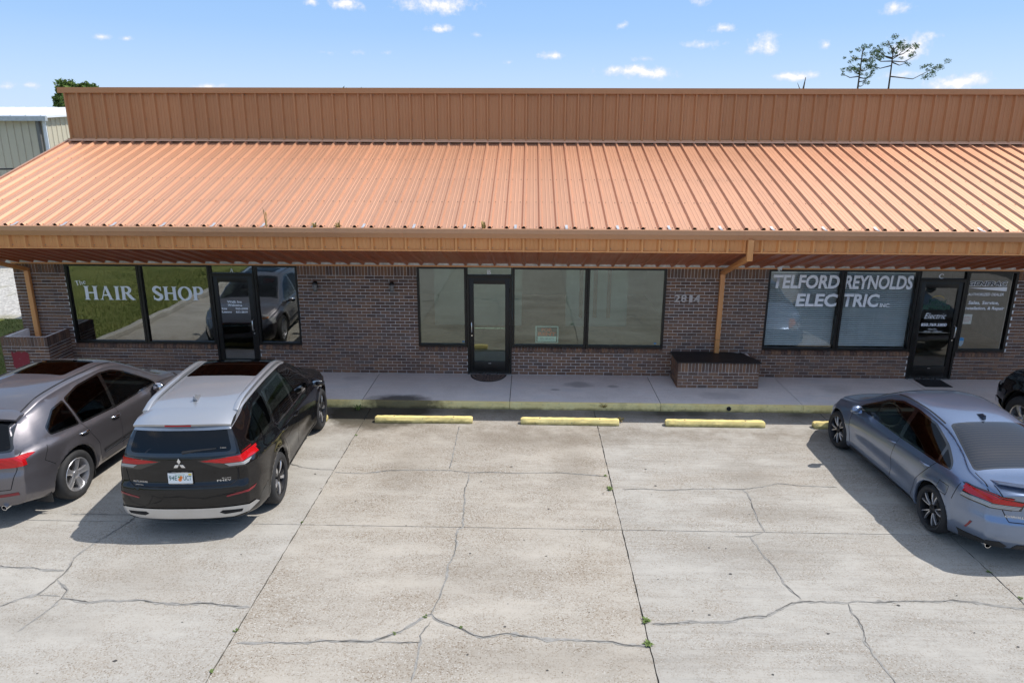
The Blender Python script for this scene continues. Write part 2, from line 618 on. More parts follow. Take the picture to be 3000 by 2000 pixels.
def gravel_mat():
    m, nt = new_mat('white_gravel')
    p = nt.pos()
    v = nt.voro(p, 14, 'Color')
    n = nt.noise(p, .7, 5, .6)
    c = nt.mix(nt.sep(v)[0], (.30, .29, .27), (.52, .51, .48))
    c = nt.mix(nt.math('MULTIPLY', nt.mapr(n, .55, .68), .7), c, (.20, .19, .10))
    setp(nt, base=c, rough=.95, normal=nt.bump(nt.voro(p, 14), .8, .03))
    return m


M_GRASS = grass_mat('grass_ground')
M_GRAVEL = gravel_mat()
M_BLADE = blade_mat()

# ------------------------------------------------------------------ setting: terrain, lot, walk
g = MB()
g.face([(-900, -900, -.30), (900, -900, -.30), (900, 900, -.30), (-900, 900, -.30)])
tag(g.build('ground', M_GRASS), kind='structure')
g = MB()
g.box(-60, -10.94, 4.75, 60, -.29, -.14)
tag(g.build('gravel_yard', M_GRAVEL), kind='structure')
g = MB()
g.box(-60, -10.99, -60, 4.75, -.29, -.06)
tag(g.build('lawn', M_GRASS), kind='structure')

LOT = MB()
LOT.box(-10.80, 40, -60, -1.68, -.29, -.163)
lot = tag(LOT.build('parking_lot', M_JOINT), kind='structure')
XJ = [-10.80, -7.385, -3.05, 1.275, 5.60, 9.95, 14.3, 18.6]
YJ = [-34.5, -26.4, -18.3, -12.2, -6.10, -1.70]
for i in range(len(XJ) - 1):
    for j in range(len(YJ) - 1):
        b = MB()
        gx = .0055
        gy = .005
        # slightly ragged slab outline
        x0, x1, y0, y1 = XJ[i] + gx, XJ[i + 1] - gx, YJ[j] + gy, YJ[j + 1] - gy
        pts = []
        near = y1 > -13
        for (ax, ay, bx, by) in ((x0, y0, x1, y0), (x1, y0, x1, y1), (x1, y1, x0, y1), (x0, y1, x0, y0)):
            n = 60 if near else 4
            for k in range(n):
                t = k / n
                jx, jy = (rng.uniform(-.007, .004), rng.uniform(-.004, .004)) if k else (0, 0)
                px_, py_ = ax + (bx - ax) * t, ay + (by - ay) * t
                if ax == bx:
                    px_ += jx if ax == x1 else -jx
                else:
                    py_ += jy * .6
                pts.append((px_, py_, -.15))
        b.prism(pts, (0, 0, -.012))
        mt = M_LOTC if i == 2 else (M_LOTL if i < 2 else M_LOTR)
        b.build('concrete_slab', mt, lot)

CRACKS = [
    (3.0, [(-5.38, -5.85), (-5.39, -6.1), (-5.45, -6.3), (-5.5, -6.49), (-5.55, -6.64), (-5.58, -6.78), (-5.6, -6.97), (-5.54, -7.15), (-5.52, -7.29), (-5.52, -7.43), (-5.54, -7.58), (-5.56, -7.72), (-5.71, -7.8), (-5.77, -7.88), (-5.83, -7.94)]),
    (4.0, [(-6.78, -7.16), (-6.38, -7.19), (-6.18, -7.21), (-6.0, -7.2), (-5.79, -7.24), (-5.55, -7.25)]),
    (4.0, [(-5.52, -7.43), (-5.41, -7.52), (-5.27, -7.63), (-5.24, -7.77), (-5.1, -7.8), (-4.89, -7.84), (-4.71, -7.8), (-4.54, -7.8), (-4.34, -7.78), (-4.12, -7.83), (-3.84, -7.84), (-3.57, -7.81), (-3.31, -7.85), (-3.06, -7.87)]),
    (2.0, [(-5.24, -7.78), (-5.25, -7.94), (-5.29, -8.13), (-5.34, -8.35)]),
    (1.5, [(-5.56, -7.72), (-5.29, -7.74)]),
    (2.0, [(-3.82, -4.24), (-3.53, -4.37), (-3.32, -4.42), (-3.05, -4.44)]),
    (2.0, [(-6.32, -5.92), (-5.98, -5.92), (-5.39, -5.92), (-4.72, -5.98), (-4.29, -5.99), (-3.88, -6.06)]),
    (1.6, [(-1.25, -2.58), (-1.23, -3.78), (-1.23, -4.33)]),
    (2.5, [(-0.91, -4.49), (-0.9, -4.71), (-0.93, -5.07), (-0.89, -5.46), (-0.88, -5.78), (-0.86, -6.1), (-0.93, -6.17), (-0.91, -6.44), (-0.9, -6.74), (-0.95, -6.99), (-0.94, -7.22), (-0.98, -7.51), (-0.98, -7.65), (-1.02, -7.82), (-1.04, -7.94)]),
    (2.0, [(-3.01, -4.52), (-2.56, -4.55), (-2.24, -4.45), (-1.81, -4.39), (-1.22, -4.4), (-0.9, -4.46), (-0.55, -4.44), (-0.11, -4.46), (0.47, -4.42), (0.84, -4.46), (1.21, -4.53)]),
    (4.0, [(-2.97, -8.46), (-2.73, -8.44), (-2.25, -8.43), (-2.12, -8.4), (-1.88, -8.39), (-1.59, -8.39), (-1.47, -8.32), (-1.29, -8.2), (-1.21, -8.1), (-1.09, -7.96), (-1.03, -7.93), (-0.98, -8.01), (-0.83, -8.09), (-0.69, -8.15), (-0.54, -8.26), (-0.44, -8.29), (-0.21, -8.22), (0.04, -8.26), (0.23, -8.31), (0.42, -8.3), (0.71, -8.31), (0.9, -8.32), (0.99, -8.36), (1.27, -8.38)]),
    (2.0, [(-1.02, -8.05), (-1.1, -8.28), (-1.09, -8.39), (-1.08, -8.53), (-1.07, -8.74), (-1.09, -8.94)]),
    (1.5, [(-1.55, -8.39), (-1.3, -8.4), (-1.09, -8.39)]),
    (2.0, [(1.43, -4.95), (1.7, -4.92), (2.08, -4.96), (2.48, -4.9), (2.87, -4.88), (3.23, -4.89), (3.54, -4.8), (3.82, -4.68), (4.09, -4.74), (4.67, -4.77)]),
    (2.5, [(3.23, -4.89), (3.25, -5.13), (3.2, -5.49), (3.17, -5.83), (3.17, -6.1)]),
    (1.5, [(2.73, -6.22), (2.92, -6.22), (3.13, -6.12)]),
    (2.5, [(2.93, -6.22), (2.96, -6.42), (2.96, -6.61), (3.02, -6.87), (3.03, -7.05), (3.02, -7.23), (3.08, -7.43), (3.12, -7.54)]),
    (4.0, [(1.35, -8.02), (1.57, -8.01), (1.74, -7.98), (2.08, -7.97), (2.26, -7.95), (2.37, -7.88), (2.62, -7.86), (2.79, -7.75), (2.94, -7.64), (3.1, -7.59), (3.26, -7.58), (3.45, -7.58), (3.62, -7.59), (3.75, -7.55), (3.94, -7.57), (4.25, -7.54), (4.59, -7.54), (4.84, -7.51), (5.08, -7.54), (5.27, -7.6), (5.54, -7.64), (5.93, -7.75)]),
    (2.5, [(3.62, -7.6), (3.59, -7.76), (3.61, -7.88), (3.58, -8.08), (3.52, -8.24), (3.52, -8.4), (3.53, -8.6), (3.55, -8.76), (3.55, -8.94)]),
]
WEEDS = [(1.235, -4.942), (1.21, -4.515), (1.297, -7.982), (1.258, -8.35), (-3.023, -3.063), (-0.69, -8.142), (-1.091, -7.967), (-1.381, -8.257), (-3.054, -6.047), (-3.054, -8.265), (-3.054, -8.859), (5.584, -6.94), (5.623, -7.449)]
SPOTS = [(-0.678, -3.988), (-1.175, -4.061), (-0.249, -4.235), (1.88, -4.252), (2.213, -4.06), (1.939, -4.818), (1.119, -5.091), (-0.701, -4.764), (0.308, -5.573), (-0.222, -8.113), (-0.708, -6.729), (0.249, -6.757), (0.217, -8.753), (-0.585, -8.556), (-2.468, -5.441), (2.331, -6.505), (2.447, -7.072), (2.009, -7.851), (3.19, -8.122), (2.408, -8.743), (5.062, -8.27), (1.934, -4.816), (3.101, -5.634), (4.168, -7.619), (-3.567, -6.841), (-3.301, -4.591), (-3.07, -5.064), (-4.075, -8.745)]


def ribbon(pts, w, z, seed, ragged=.5, gaps=0.0):
    """thin uneven ribbon along a ground polyline"""
    rr = random.Random(seed)
    P = []
    for a, b in zip(pts, pts[1:]):
        n = max(2, int(math.hypot(b[0] - a[0], b[1] - a[1]) / .05))
        for k in range(n):
            t = k / n
            P.append((a[0] + (b[0] - a[0]) * t + rr.gauss(0, .006), a[1] + (b[1] - a[1]) * t + rr.gauss(0, .006)))
    P.append(pts[-1])
    m = MB()
    L = []
    for k, p in enumerate(P):
        q0, q1 = P[max(k - 1, 0)], P[min(k + 1, len(P) - 1)]
        d = np.array([q1[0] - q0[0], q1[1] - q0[1]])
        d /= max(1e-6, np.linalg.norm(d))
        ww = w * rr.uniform(1 - ragged, 1 + ragged) * (.25 if k in (0, len(P) - 1) else 1)
        if rr.random() < .06:
            ww *= 2.0
        if gaps:
            ww *= min(1, max(.12, .75 + .9 * math.sin(k * .31 + seed) * math.sin(k * .083 + 2.1 * seed) - gaps * rr.random()))
        L.append(((p[0] - d[1] * ww, p[1] + d[0] * ww, z), (p[0] + d[1] * ww, p[1] - d[0] * ww, z)))
    i = len(m.v)
    for a, b in L:
        m.v += [a, b]
    for k in range(len(L) - 1):
        m.f.append((2 * k, 2 * k + 1, 2 * k + 3, 2 * k + 2))
        m.m.append(0)
    return m


for k, (w, pts) in enumerate(CRACKS):
    ribbon(pts, .0034 * w + .003, -.1468, k + 50, .55).build('crack_edge', M_CRACKE, lot, fix=False)
    ribbon(pts, .0012 * w + .0008, -.1440, k, .6, .5).build('crack', M_CRACK, lot, fix=False)
sm = MB()
for (x, y) in SPOTS:
    n = 9
    r0 = rng.uniform(.007, .016)
    ph = rng.uniform(0, PI)
    sm.face([(x + r0 * rng.uniform(.6, 1.2) * math.cos(t) * 1.5, y + r0 * rng.uniform(.6, 1.2) * math.sin(t), -.1458) for t in np.linspace(0, 2 * PI, n + 1)[:-1]])
for k in range(70):
    x, y = rng.uniform(-7, 9), rng.uniform(-9, -2.7)
    r0 = rng.uniform(.004, .011)
    sm.face([(x + r0 * math.cos(t) * rng.uniform(.7, 1.4), y + r0 * math.sin(t), -.1455) for t in np.linspace(0, 2 * PI, 7)[:-1]])
o = sm.build('gum_spots', simple('gum_spot', (.06, .055, .05), .8, var=.4), lot, fix=False)
o['kind'] = 'stuff'

# left boundary kerb of the lot
b = MB()
b.prism([(-10.99, -60, -.29), (-10.80, -60, -.29), (-10.815, -60, -.02), (-10.84, -60, .0), (-10.99, -60, .0)], (0, 58.6, 0))
tag(b.build('lawn_kerb', M_KERBC, bevel=.01), kind='structure')

# sidewalk slabs and painted kerb
walk = MB()
walk.box(-10.99, 18.6, -1.66, -.02, -.29, -.012)
walk = tag(walk.build('sidewalk', M_JOINT), kind='structure')
SJ = [-10.99, -8.97, -6.10, -3.23, -.355, 2.56, 5.28, 8.12, 10.98, 13.8, 18.6]
MW, ntw = None, None
m_walk2 = M_WALK.copy()
m_walk2.name = 'sidewalk_stained'
nt_ = NT(m_walk2.node_tree)
bs = next(n for n in nt_.n if n.type == 'BSDF_PRINCIPLED')
src = bs.inputs['Base Color'].links[0].from_socket
p_ = nt_.pos()
x_, y_, z_ = nt_.sep(p_)
wn_ = nt_.math('MULTIPLY', nt_.math('SUBTRACT', nt_.noise(p_, 3.0, 5, .6), .5), 1.0)
c_ = src
for (sx, sy, rx, ry, am, colr) in ((-2.5, -1.62, .62, .30, .85, (.03, .029, .024)), (1.05, -.62, .34, .20, .45, (.10, .10, .105)), (1.75, -.72, .14, .10, .45, (.11, .11, .11)),
                                   (.55, -.95, .12, .06, .5, (.10, .10, .10)), (-3.72, -.35, .26, .16, .25, (.16, .16, .17)), (6.3, -.7, .4, .3, .25, (.2, .19, .18)), (3.9, -1.2, .5, .25, .3, (.18, .17, .17))):
    dx = nt_.math('DIVIDE', nt_.math('SUBTRACT', x_, sx), rx)
    dy = nt_.math('DIVIDE', nt_.math('SUBTRACT', y_, sy), ry)
    rr = nt_.math('ADD', nt_.math('POWER', nt_.math('ADD', nt_.math('MULTIPLY', dx, dx), nt_.math('MULTIPLY', dy, dy)), .5), wn_)
    c_ = nt_.mix(nt_.math('MULTIPLY', nt_.mapr(rr, 1.1, .55), am), c_, colr)
nt_.l.new(c_, bs.inputs['Base Color'])
for a, b_ in zip(SJ, SJ[1:]):
    m = MB()
    m.box(a + .006, b_ - .006, -1.66, -.004, -.06, 0.0)
    m.build('paving_slab', m_walk2, walk, bevel=.006)
    m = MB()
    m.prism([(a + .003, -1.66, -.29), (a + .003, -1.712, -.29), (a + .003, -1.704, -.03), (a + .003, -1.690, -.004), (a + .003, -1.66, .003)], (b_ - a - .006, 0, 0))
    m.build('kerb_stone', M_YEL, walk, bevel=.006)

# blades on the lawn beside the building and the lot
gb = MB()
rg = random.Random(3)
for k in range(26000):
    x, y = -11.0 - abs(rg.gauss(0, 2.6)) - .02, rg.uniform(-13, 4.7)
    if x < -19:
        continue
    h = rg.uniform(.03, .085)
    a = rg.uniform(0, PI)
    dx, dy = .007 * math.cos(a), .007 * math.sin(a)
    lx, ly = rg.gauss(0, .02), rg.gauss(0, .02)
    i = len(gb.v)
    gb.v += [(x - dx, y - dy, -.065), (x + dx, y + dy, -.065), (x + lx, y + ly, -.06 + h)]
    gb.f.append((i, i + 1, i + 2))
    gb.m.append(0)
tag(gb.build('lawn_grass', M_BLADE, fix=False), 'short green lawn grass beside the left end of the building', 'grass', kind='stuff')
# ------------------------------------------------------------------ building materials
def metal_mat(name, base, rough=.42, metal=.25, ior=1.5, soft=1.0):
    m, nt = new_mat(name)
    p = nt.pos()
    oi = nt.new('ShaderNodeObjectInfo').outputs['Random']
    n1 = nt.noise(p, 1.4, 6, .65)
    n2 = nt.noise(nt.scale(p, (9, 1.2, 1.2)), 2.0, 5, .65)
    c = nt.mix(nt.mapr(oi, 0, 1), tuple(x * .95 for x in base), tuple(x * 1.05 for x in base))
    c = nt.mix(nt.math('MULTIPLY', nt.mapr(n1, .5, .8), .22 * soft), c, tuple(x * .72 for x in base))
    c = nt.mix(nt.math('MULTIPLY', nt.mapr(n2, .52, .76), .22), c, (base[0] * .7, base[1] * .72, base[2] * .85))
    setp(nt, base=c, rough=nt.mapr(n1, .3, .7, rough * (1 - .15 * soft), rough * (1 + .2 * soft)), metal=metal, spec=.5, ior=ior, normal=nt.bump(nt.noise(p, 3.0, 3), .06 * soft, .02))
    return m


M_ROOF = metal_mat('copper_roof_paint', (.74, .405, .25), .46, .72, 1.5, .3)
M_SIDING = metal_mat('brown_siding_paint', (.60, .265, .115), .5, .05)
M_TRIM = metal_mat('brown_trim_paint', (.74, .33, .115), .45, .05)
M_GUTTER = metal_mat('gutter_paint', (.58, .30, .16), .42, .1)
M_SOFFIT = metal_mat('soffit_shade_paint', (.40, .125, .06), .35, .05)  # same paint as the other panels, with the eave shade put in the colour
M_SCREW = simple('screw_head', (.30, .26, .22), .4, .6)
M_GALV = simple('galvanised_strap', (.62, .63, .64), .45, .6)
M_BRONZE = simple('bronze_frame', (.016, .014, .012), .38, .3, var=.2)
M_WHITEV = simple('white_vinyl', (.95, .95, .95), .6, var=.03)
M_MORTAR = simple('mortar', (.88, .84, .80), .95, var=.12, nscale=5, bump=.4, bscale=90)
M_FOAM = simple('closure_foam', (.70, .71, .68), .9, var=.25, nscale=12)
M_STEEL = simple('brushed_steel', (.66, .65, .62), .28, .9, var=.05)
M_BLACKW = simple('painted_plywood', (.014, .014, .016), .45, var=.3, nscale=4)


def brick_mat(name, island):
    m, nt = new_mat(name)
    p = nt.pos()
    if island:
        rnd = nt.new('ShaderNodeNewGeometry').outputs['Random Per Island']
    else:
        rnd = nt.new('ShaderNodeObjectInfo').outputs['Random']
    c = nt.ramp(rnd, [(0, (.12, .074, .058)), (.22, (.185, .108, .074)), (.45, (.245, .136, .086)), (.65, (.30, .162, .092)), (.82, (.215, .125, .086)), (1, (.165, .118, .096))])
    n1 = nt.noise(p, 30, 5, .7)
    n2 = nt.noise(nt.scale(p, (3, 3, 1)), 9, 4, .6)
    c = nt.mix(nt.math('MULTIPLY', nt.mapr(n1, .42, .7), .55), c, (.085, .062, .052))
    c = nt.mix(nt.math('MULTIPLY', nt.mapr(n2, .56, .74), .35), c, (.32, .18, .10))
    z = nt.sep(p)[2]
    ef = nt.math('MULTIPLY', nt.mapr(nt.noise(p, 2.2, 6, .7), .60, .74), .25)
    c = nt.mix(ef, c, (.34, .32, .30))
    setp(nt, base=c, rough=.88, spec=.25, normal=nt.bump(n1, .7, .006))
    return m


M_BRICK1 = brick_mat('brick_single', False)
M_BRICKN = brick_mat('brick_field', True)

bld = empty('shop_building', (0, 0, 0))
tag(bld, 'long single-storey brick shop row with copper-coloured metal roof and three storefronts', 'building')

# ------------------------------------------------------------------ openings in the front wall
X_L, X_R = -10.94, 15.4
Z_HEAD, Z_SOLD, Z_SILL, Z_ROWL = 2.34, 2.135, .615, .515
UNITS = dict(A=(-9.84, -4.88, -6.74, -5.81), B=(-2.36, 2.86, -1.31, -.36), C=(4.95, 10.03, 8.05, 9.005))
BL, CH, MJ = .2032, .0689, .010


def wall_intervals(z0, z1):
    """x ranges of brickwork present between heights z0 and z1"""
    cuts = []
    for (a, b, d0, d1) in UNITS.values():
        if z1 > Z_ROWL + .001:
            cuts.append((a, b))
        else:
            cuts.append((d0, d1))
    out, x = [], X_L
    for a, b in sorted(cuts):
        out.append((x, a))
        x = b
    out.append((x, X_R))
    return out


wall = MB()
for (x0, x1) in wall_intervals(1.0, 1.1):
    wall.box(x0, x1, .010, .20, Z_ROWL, 2.42)
for (x0, x1) in wall_intervals(.1, .2):
    wall.box(x0, x1, .0105, .20, -.2, Z_ROWL)
for (a, b, d0, d1) in UNITS.values():
    for (x0, x1) in ((a, d0), (d1, b)):
        wall.box(x0, x1, .012, .20, Z_ROWL, .58)
    wall.box(a, b, .012, .20, Z_HEAD + .022, 2.42)
brick_wall = wall.build('brick_wall', M_MORTAR, bld)
full = []
field = MB()
rb = random.Random(11)


def brick_box(mb, x0, x1, z0, z1, y0=0.0, y1=.05):
    j = rb.uniform(-.0022, .0022)
    mb.box(x0, x1, y0 + j, y1, z0, z1)


def unit_at(x):
    return None


z = 0.0
row = 0
while z < Z_SOLD - .01:
    z1 = min(z + CH, Z_SOLD)
    lows = [(z, z1)] if not (z < Z_ROWL < z1 - .002) else [(z, Z_ROWL)]
    for (x0, x1) in wall_intervals(z, min(z1, Z_ROWL) if z < Z_ROWL - .01 else z1):
        ph = (row % 2) * BL / 2
        k = math.floor((x0 - ph) / BL)
        while True:
            bx0 = k * BL + ph
            bx1 = bx0 + BL
            if bx0 > x1:
                break
            c0, c1 = max(bx0, x0), min(bx1, x1)
            if c1 - c0 > .03:
                a, b = c0 + MJ / 2, c1 - MJ / 2
                if c0 == x0:
                    a = x0 + .001
                if c1 == x1:
                    b = x1 - .001
                zz = (z + MJ / 2, z1 - MJ / 2)
                if abs((b - a) - (BL - MJ)) < .001 and abs(zz[1] - zz[0] - (CH - MJ)) < .001:
                    full.append((a, zz[0]))
                else:
                    brick_box(field, a, b, *zz)
            k += 1
    z = z1
    row += 1
full.sort(key=lambda q: (q[0] - 0) ** 2 + (q[1] - 4.8) ** 2 + 200)
near_b, far_b = full[:300], full[300:]
for (a, z0) in far_b:
    brick_box(field, a, a + BL - MJ, z0, z0 + CH - MJ)
# soldier course and sloping rowlock sills
for (x0, x1) in wall_intervals(1.0, 1.1):
    n = round((x1 - x0) / CH)
    w = (x1 - x0) / n
    for k in range(n):
        brick_box(field, x0 + k * w + MJ / 2, x0 + (k + 1) * w - MJ / 2, Z_SOLD + MJ / 2, Z_HEAD - .003)
for (a, b, d0, d1) in UNITS.values():
    for (x0, x1) in ((a, d0), (d1, b)):
        n = round((x1 - x0) / CH)
        w = (x1 - x0) / n
        for k in range(n):
            q0, q1 = x0 + k * w + MJ / 2, x0 + (k + 1) * w - MJ / 2
            j = rb.uniform(-.002, .002)
            field.prism([(q0, -.028 + j, Z_ROWL + .004), (q0, .09, Z_ROWL + .004), (q0, .09, Z_SILL), (q0, .04, Z_SILL - .002), (q0, -.028 + j, Z_SILL - .028)], (q1 - q0, 0, 0))
o = field.build('brick_field', M_BRICKN, brick_wall, fix=False)
o['kind'] = 'stuff'
bm_ = MB()
bm_.box(0, BL - MJ, 0, .05, 0, CH - MJ)
bmesh_brick = bm_.mesh('brick', bevel=.003)
bmesh_brick.materials.append(M_BRICK1)
for (a, z0) in near_b:
    o = bpy.data.objects.new('brick', bmesh_brick)
    COL.objects.link(o)
    o.parent = brick_wall
    o.location = (a, rb.uniform(-.0022, .0022), z0)

# ------------------------------------------------------------------ sheet-metal panels
PW = .9144


def panel_profile(hs=1.0):
    pts = []
    for k in range(3):
        x = k * .3048
        pts += [(x, 0), (x + .027, .042 * hs), (x + .058, .042 * hs), (x + .085, 0)]
        for c in (x + .160, x + .230):
            pts += [(c - .012, 0), (c - .006, .0035 * hs ** 2), (c + .006, .0035 * hs ** 2), (c + .012, 0)]
    pts.append((PW, 0))
    return pts


def panel_mesh(name, a, b, nrm, hs=1.0):
    """sheet from (y,z) a to b with ribs raised along nrm (in y,z)"""
    m = MB()
    P = panel_profile(hs)
    n = len(P)
    rows = 6
    for r in range(rows + 1):
        t = r / rows
        y, z_ = a[0] + (b[0] - a[0]) * t, a[1] + (b[1] - a[1]) * t
        for (x, h) in P:
            m.v.append((x, y + nrm[0] * h, z_ + nrm[1] * h))
    for r in range(rows):
        for k in range(n - 1):
            m.f.append((r * n + k, r * n + k + 1, (r + 1) * n + k + 1, (r + 1) * n + k))
            m.m.append(0)
    return m.mesh(name, fix=False)


Y_EAVE, Z_EAVE, Y_PAR, Z_JUN, Z_PTOP = -1.80, 3.345, 2.95, 4.83, 6.06
sl = math.atan2(Z_JUN - Z_EAVE, Y_PAR - Y_EAVE)
X0P = -11.155
NP = 29
meshes = dict(
    roof_panel=(panel_mesh('roof_panel', (Y_EAVE, Z_EAVE), (Y_PAR - .02, Z_JUN - .01), (-math.sin(sl), math.cos(sl))), M_ROOF),
    parapet_panel=(panel_mesh('parapet_panel', (Y_PAR, Z_JUN + .03), (Y_PAR, Z_PTOP - .10), (-1, 0), 1.35), M_SIDING),
    fascia_panel=(panel_mesh('fascia_panel', (-1.775, 2.95), (-1.775, 3.30), (-1, 0), 1.15), M_TRIM),
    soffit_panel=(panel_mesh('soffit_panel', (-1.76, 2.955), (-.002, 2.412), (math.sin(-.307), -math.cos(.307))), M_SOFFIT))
rj = random.Random(2)
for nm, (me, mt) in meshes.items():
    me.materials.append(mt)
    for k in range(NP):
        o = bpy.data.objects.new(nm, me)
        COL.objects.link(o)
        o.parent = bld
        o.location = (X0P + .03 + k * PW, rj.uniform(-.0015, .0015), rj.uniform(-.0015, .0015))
XE = X0P + .03 + NP * PW

# screw heads in rows on roof and parapet
sc = MB()
for k in range(NP * 3):
    x = X0P + .03 + k * .3048
    for t in (.012, .25, .5, .75, .98):
        for dx in (.09, .27):
            yy = Y_EAVE + (Y_PAR - Y_EAVE) * t
            zz = Z_EAVE + (Z_JUN - Z_EAVE) * t
            c = Vector((x + dx, yy - math.sin(sl) * .004, zz + math.cos(sl) * .004))
            sc.box(c.x - .007, c.x + .007, c.y - .007, c.y + .007, c.z - .003, c.z + .006)
    for zz in (Z_JUN + .12, 5.35, Z_PTOP - .16):
        sc.box(x + .083, x + .097, Y_PAR - .008, Y_PAR, zz - .007, zz + .007)
    sc.box(x + .083, x + .097, -1.785, -1.775, 2.985, 2.999)
o = sc.build('screw_heads', M_SCREW, bld, fix=False)
o['kind'] = 'stuff'

# eave gutter in lengths, with straps; cap, flashing and trims
xs = [X0P - .05, -8.3, -2.28, 3.8, 9.9, XE]
for a, b in zip(xs, xs[1:]):
    m = MB()
    out = [(-1.795, 3.315), (-1.795, 3.19), (-1.86, 3.175), (-1.905, 3.255), (-1.915, 3.262), (-1.915, 3.345), (-1.895, 3.352), (-1.893, 3.338), (-1.906, 3.335), (-1.903, 3.27), (-1.855, 3.188), (-1.805, 3.20), (-1.805, 3.315)]
    m.prism([(a + .002, y, z_) for y, z_ in out], (b - a - .004, 0, 0))
    m.build('gutter', M_GUTTER, bld)
for k in range(-8, 15):
    x = -3.0 + k * .9144
    if x < X0P + .1 or x > XE or k == 11:
        continue
    m = MB()
    m.prism([(x - .022, -1.90, 3.352), (x - .022, -1.80, 3.362), (x - .022, -1.70, 3.396), (x - .022, -1.70, 3.404), (x - .022, -1.80, 3.370), (x - .022, -1.90, 3.360)], (.044, 0, 0))
    m.build('gutter_strap', M_GALV, bld)
for a, b in zip([X0P - .07, -7.9, -4.9, -1.85, 1.2, 4.3, 7.4, 10.5, 13.6], [-7.9, -4.9, -1.85, 1.2, 4.3, 7.4, 10.5, 13.6, XE]):
    m = MB()
    pr = [(Y_PAR - .075, 5.935), (Y_PAR - .060, 5.93), (Y_PAR - .055, 5.945), (Y_PAR - .055, Z_PTOP - .02), (Y_PAR + .26, Z_PTOP - .03), (Y_PAR + .26, 5.94), (Y_PAR + .275, 5.94), (Y_PAR + .275, Z_PTOP - .008), (Y_PAR - .072, Z_PTOP)]
    m.prism([(a + .0015, y, z_) for y, z_ in pr], (b - a - .003, 0, 0))
    o = m.build('parapet_cap', M_SIDING, bld)
m = MB()
m.prism([(X0P, Y_PAR - .10, Z_JUN + .012), (X0P, Y_PAR - .09, Z_JUN + .045), (X0P, Y_PAR - .045, Z_JUN + .05), (X0P, Y_PAR - .045, Z_JUN + .075), (X0P, Y_PAR - .036, Z_JUN + .075), (X0P, Y_PAR - .036, Z_JUN + .04)], (XE - X0P, 0, 0))
m.build('wall_flashing', M_ROOF, bld)
m = MB()
m.box(X0P, XE, -1.825, -1.755, 2.930, 2.952)
m.build('fascia_trim', M_TRIM, bld)
m = MB()
m.box(X_L, XE, -.028, -.002, 2.343, 2.372)
m.build('head_trim', M_TRIM, bld)
m = MB()
m.box(X_L, XE, -.018, .01, 2.372, 2.46)
m.build('closure_strip', M_FOAM, bld)
# rake trim and gable end on the left
m = MB()
m.prism([(X0P - .03, -1.86, 3.18), (X0P - .03, -1.86, 3.37), (X0P - .03, Y_PAR, Z_JUN + .06), (X0P - .03, Y_PAR, Z_JUN - .14)], (.055, 0, 0))
m.build('rake_trim', M_ROOF, bld)
m = MB()
m.prism([(X0P + .03, -1.77, 2.95), (X0P + .03, -1.77, 3.30), (X0P + .03, 2.9, 4.76), (X0P + .03, 2.9, 2.42), (X0P + .03, .1, 2.42)], (.03, 0, 0))
m.build('gable_panel', M_SIDING, bld)
# rest of the shell: end walls, rear wall, flat roof behind the parapet
m = MB()
m.box(X_L, X_L + .2, .20, 15, -.2, 2.42)
m.build('end_wall', M_BRICKN, bld)
m = MB()
m.box(X0P + .03, X_L + .2, 2.97, 15, 2.42, 5.95)
m.build('end_siding', M_SIDING, bld)
m = MB()
m.box(X_R - .2, X_R, .20, 15, -.2, 5.95)
m.build('end_wall', M_SIDING, bld)
m = MB()
m.box(X0P + .03, XE, 14.8, 15, -.2, 5.6)
m.build('rear_wall', M_SIDING, bld)
m = MB()
m.box(X0P + .06, XE, 3.0, 14.8, 5.30, 5.40)
m.build('flat_roof', simple('roof_membrane', (.55, .55, .53), .8), bld)
m = MB()
m.box(X0P + .06, XE, 2.98, 3.05, 4.6, 5.95)
m.build('parapet_back', M_SIDING, bld)
# downspouts
def downspout(xw, xe, zb, zt_):
    m = MB()
    w, d = .098, .075
    m.box(xw - w / 2, xw + w / 2, -.02 - d, -.02, zb, zt_)
    o = m.build('downspout', M_TRIM, bld, bevel=.008)
    m = MB()
    m.bar((xw, -.06, zt_ - .02), (xe, -1.80, 2.84), w, d)
    m.build('downspout_run', M_TRIM, o, bevel=.008)
    m = MB()
    m.box(xe - w / 2 - .004, xe + w / 2 + .004, -1.91, -1.83, 2.80, 3.185)
    m.build('downspout_drop', M_TRIM, o, bevel=.008)
    for zz in (zb + .45, zt_ - .05):
        m = MB()
        m.box(xw - w / 2 - .003, xw + w / 2 + .003, -.098, -.02, zz, zz + .006)
        m.build('downspout_seam', M_BRONZE, o)
downspout(3.985, 3.93, .40, 2.29)
downspout(-10.60, -10.70, .30, 2.25)

# ------------------------------------------------------------------ storefront glazing
G_A = glass_mat('glass_unit_a', (.58, .64, .60), .26, wavy=.05)
G_B = glass_mat('glass_unit_b', (.82, .94, .87), .125, wavy=.05)
G_C = glass_mat('glass_unit_c', (.93, .95, .94), .065, wavy=.05)
GLASS = dict(A=G_A, B=G_B, C=G_C)
FY, GY = .004, .055
FR = .045


def win_frame(x0, x1, z0, z1, f=FR):
    m = MB()
    m.box(x0, x1, FY, .11, z1 - f, z1)
    m.box(x0, x1, FY, .11, z0, z0 + f)
    m.box(x0, x0 + f, FY + .0005, .11, z0 + f, z1 - f)
    m.box(x1 - f, x1, FY + .0005, .11, z0 + f, z1 - f)
    return m


def window(unit, x0, x1, z0=Z_SILL + .003, z1=Z_HEAD, name='window'):
    FR = .045 if name == 'window' else .018
    w = win_frame(x0, x1, z0, z1, FR).build(name, M_BRONZE, bld)
    p = MB()
    p.box(x0 + FR - .004, x1 - FR + .004, GY, GY + .006, z0 + FR - .004, z1 - FR + .004)
    p.build('pane', GLASS[unit], w)
    return w


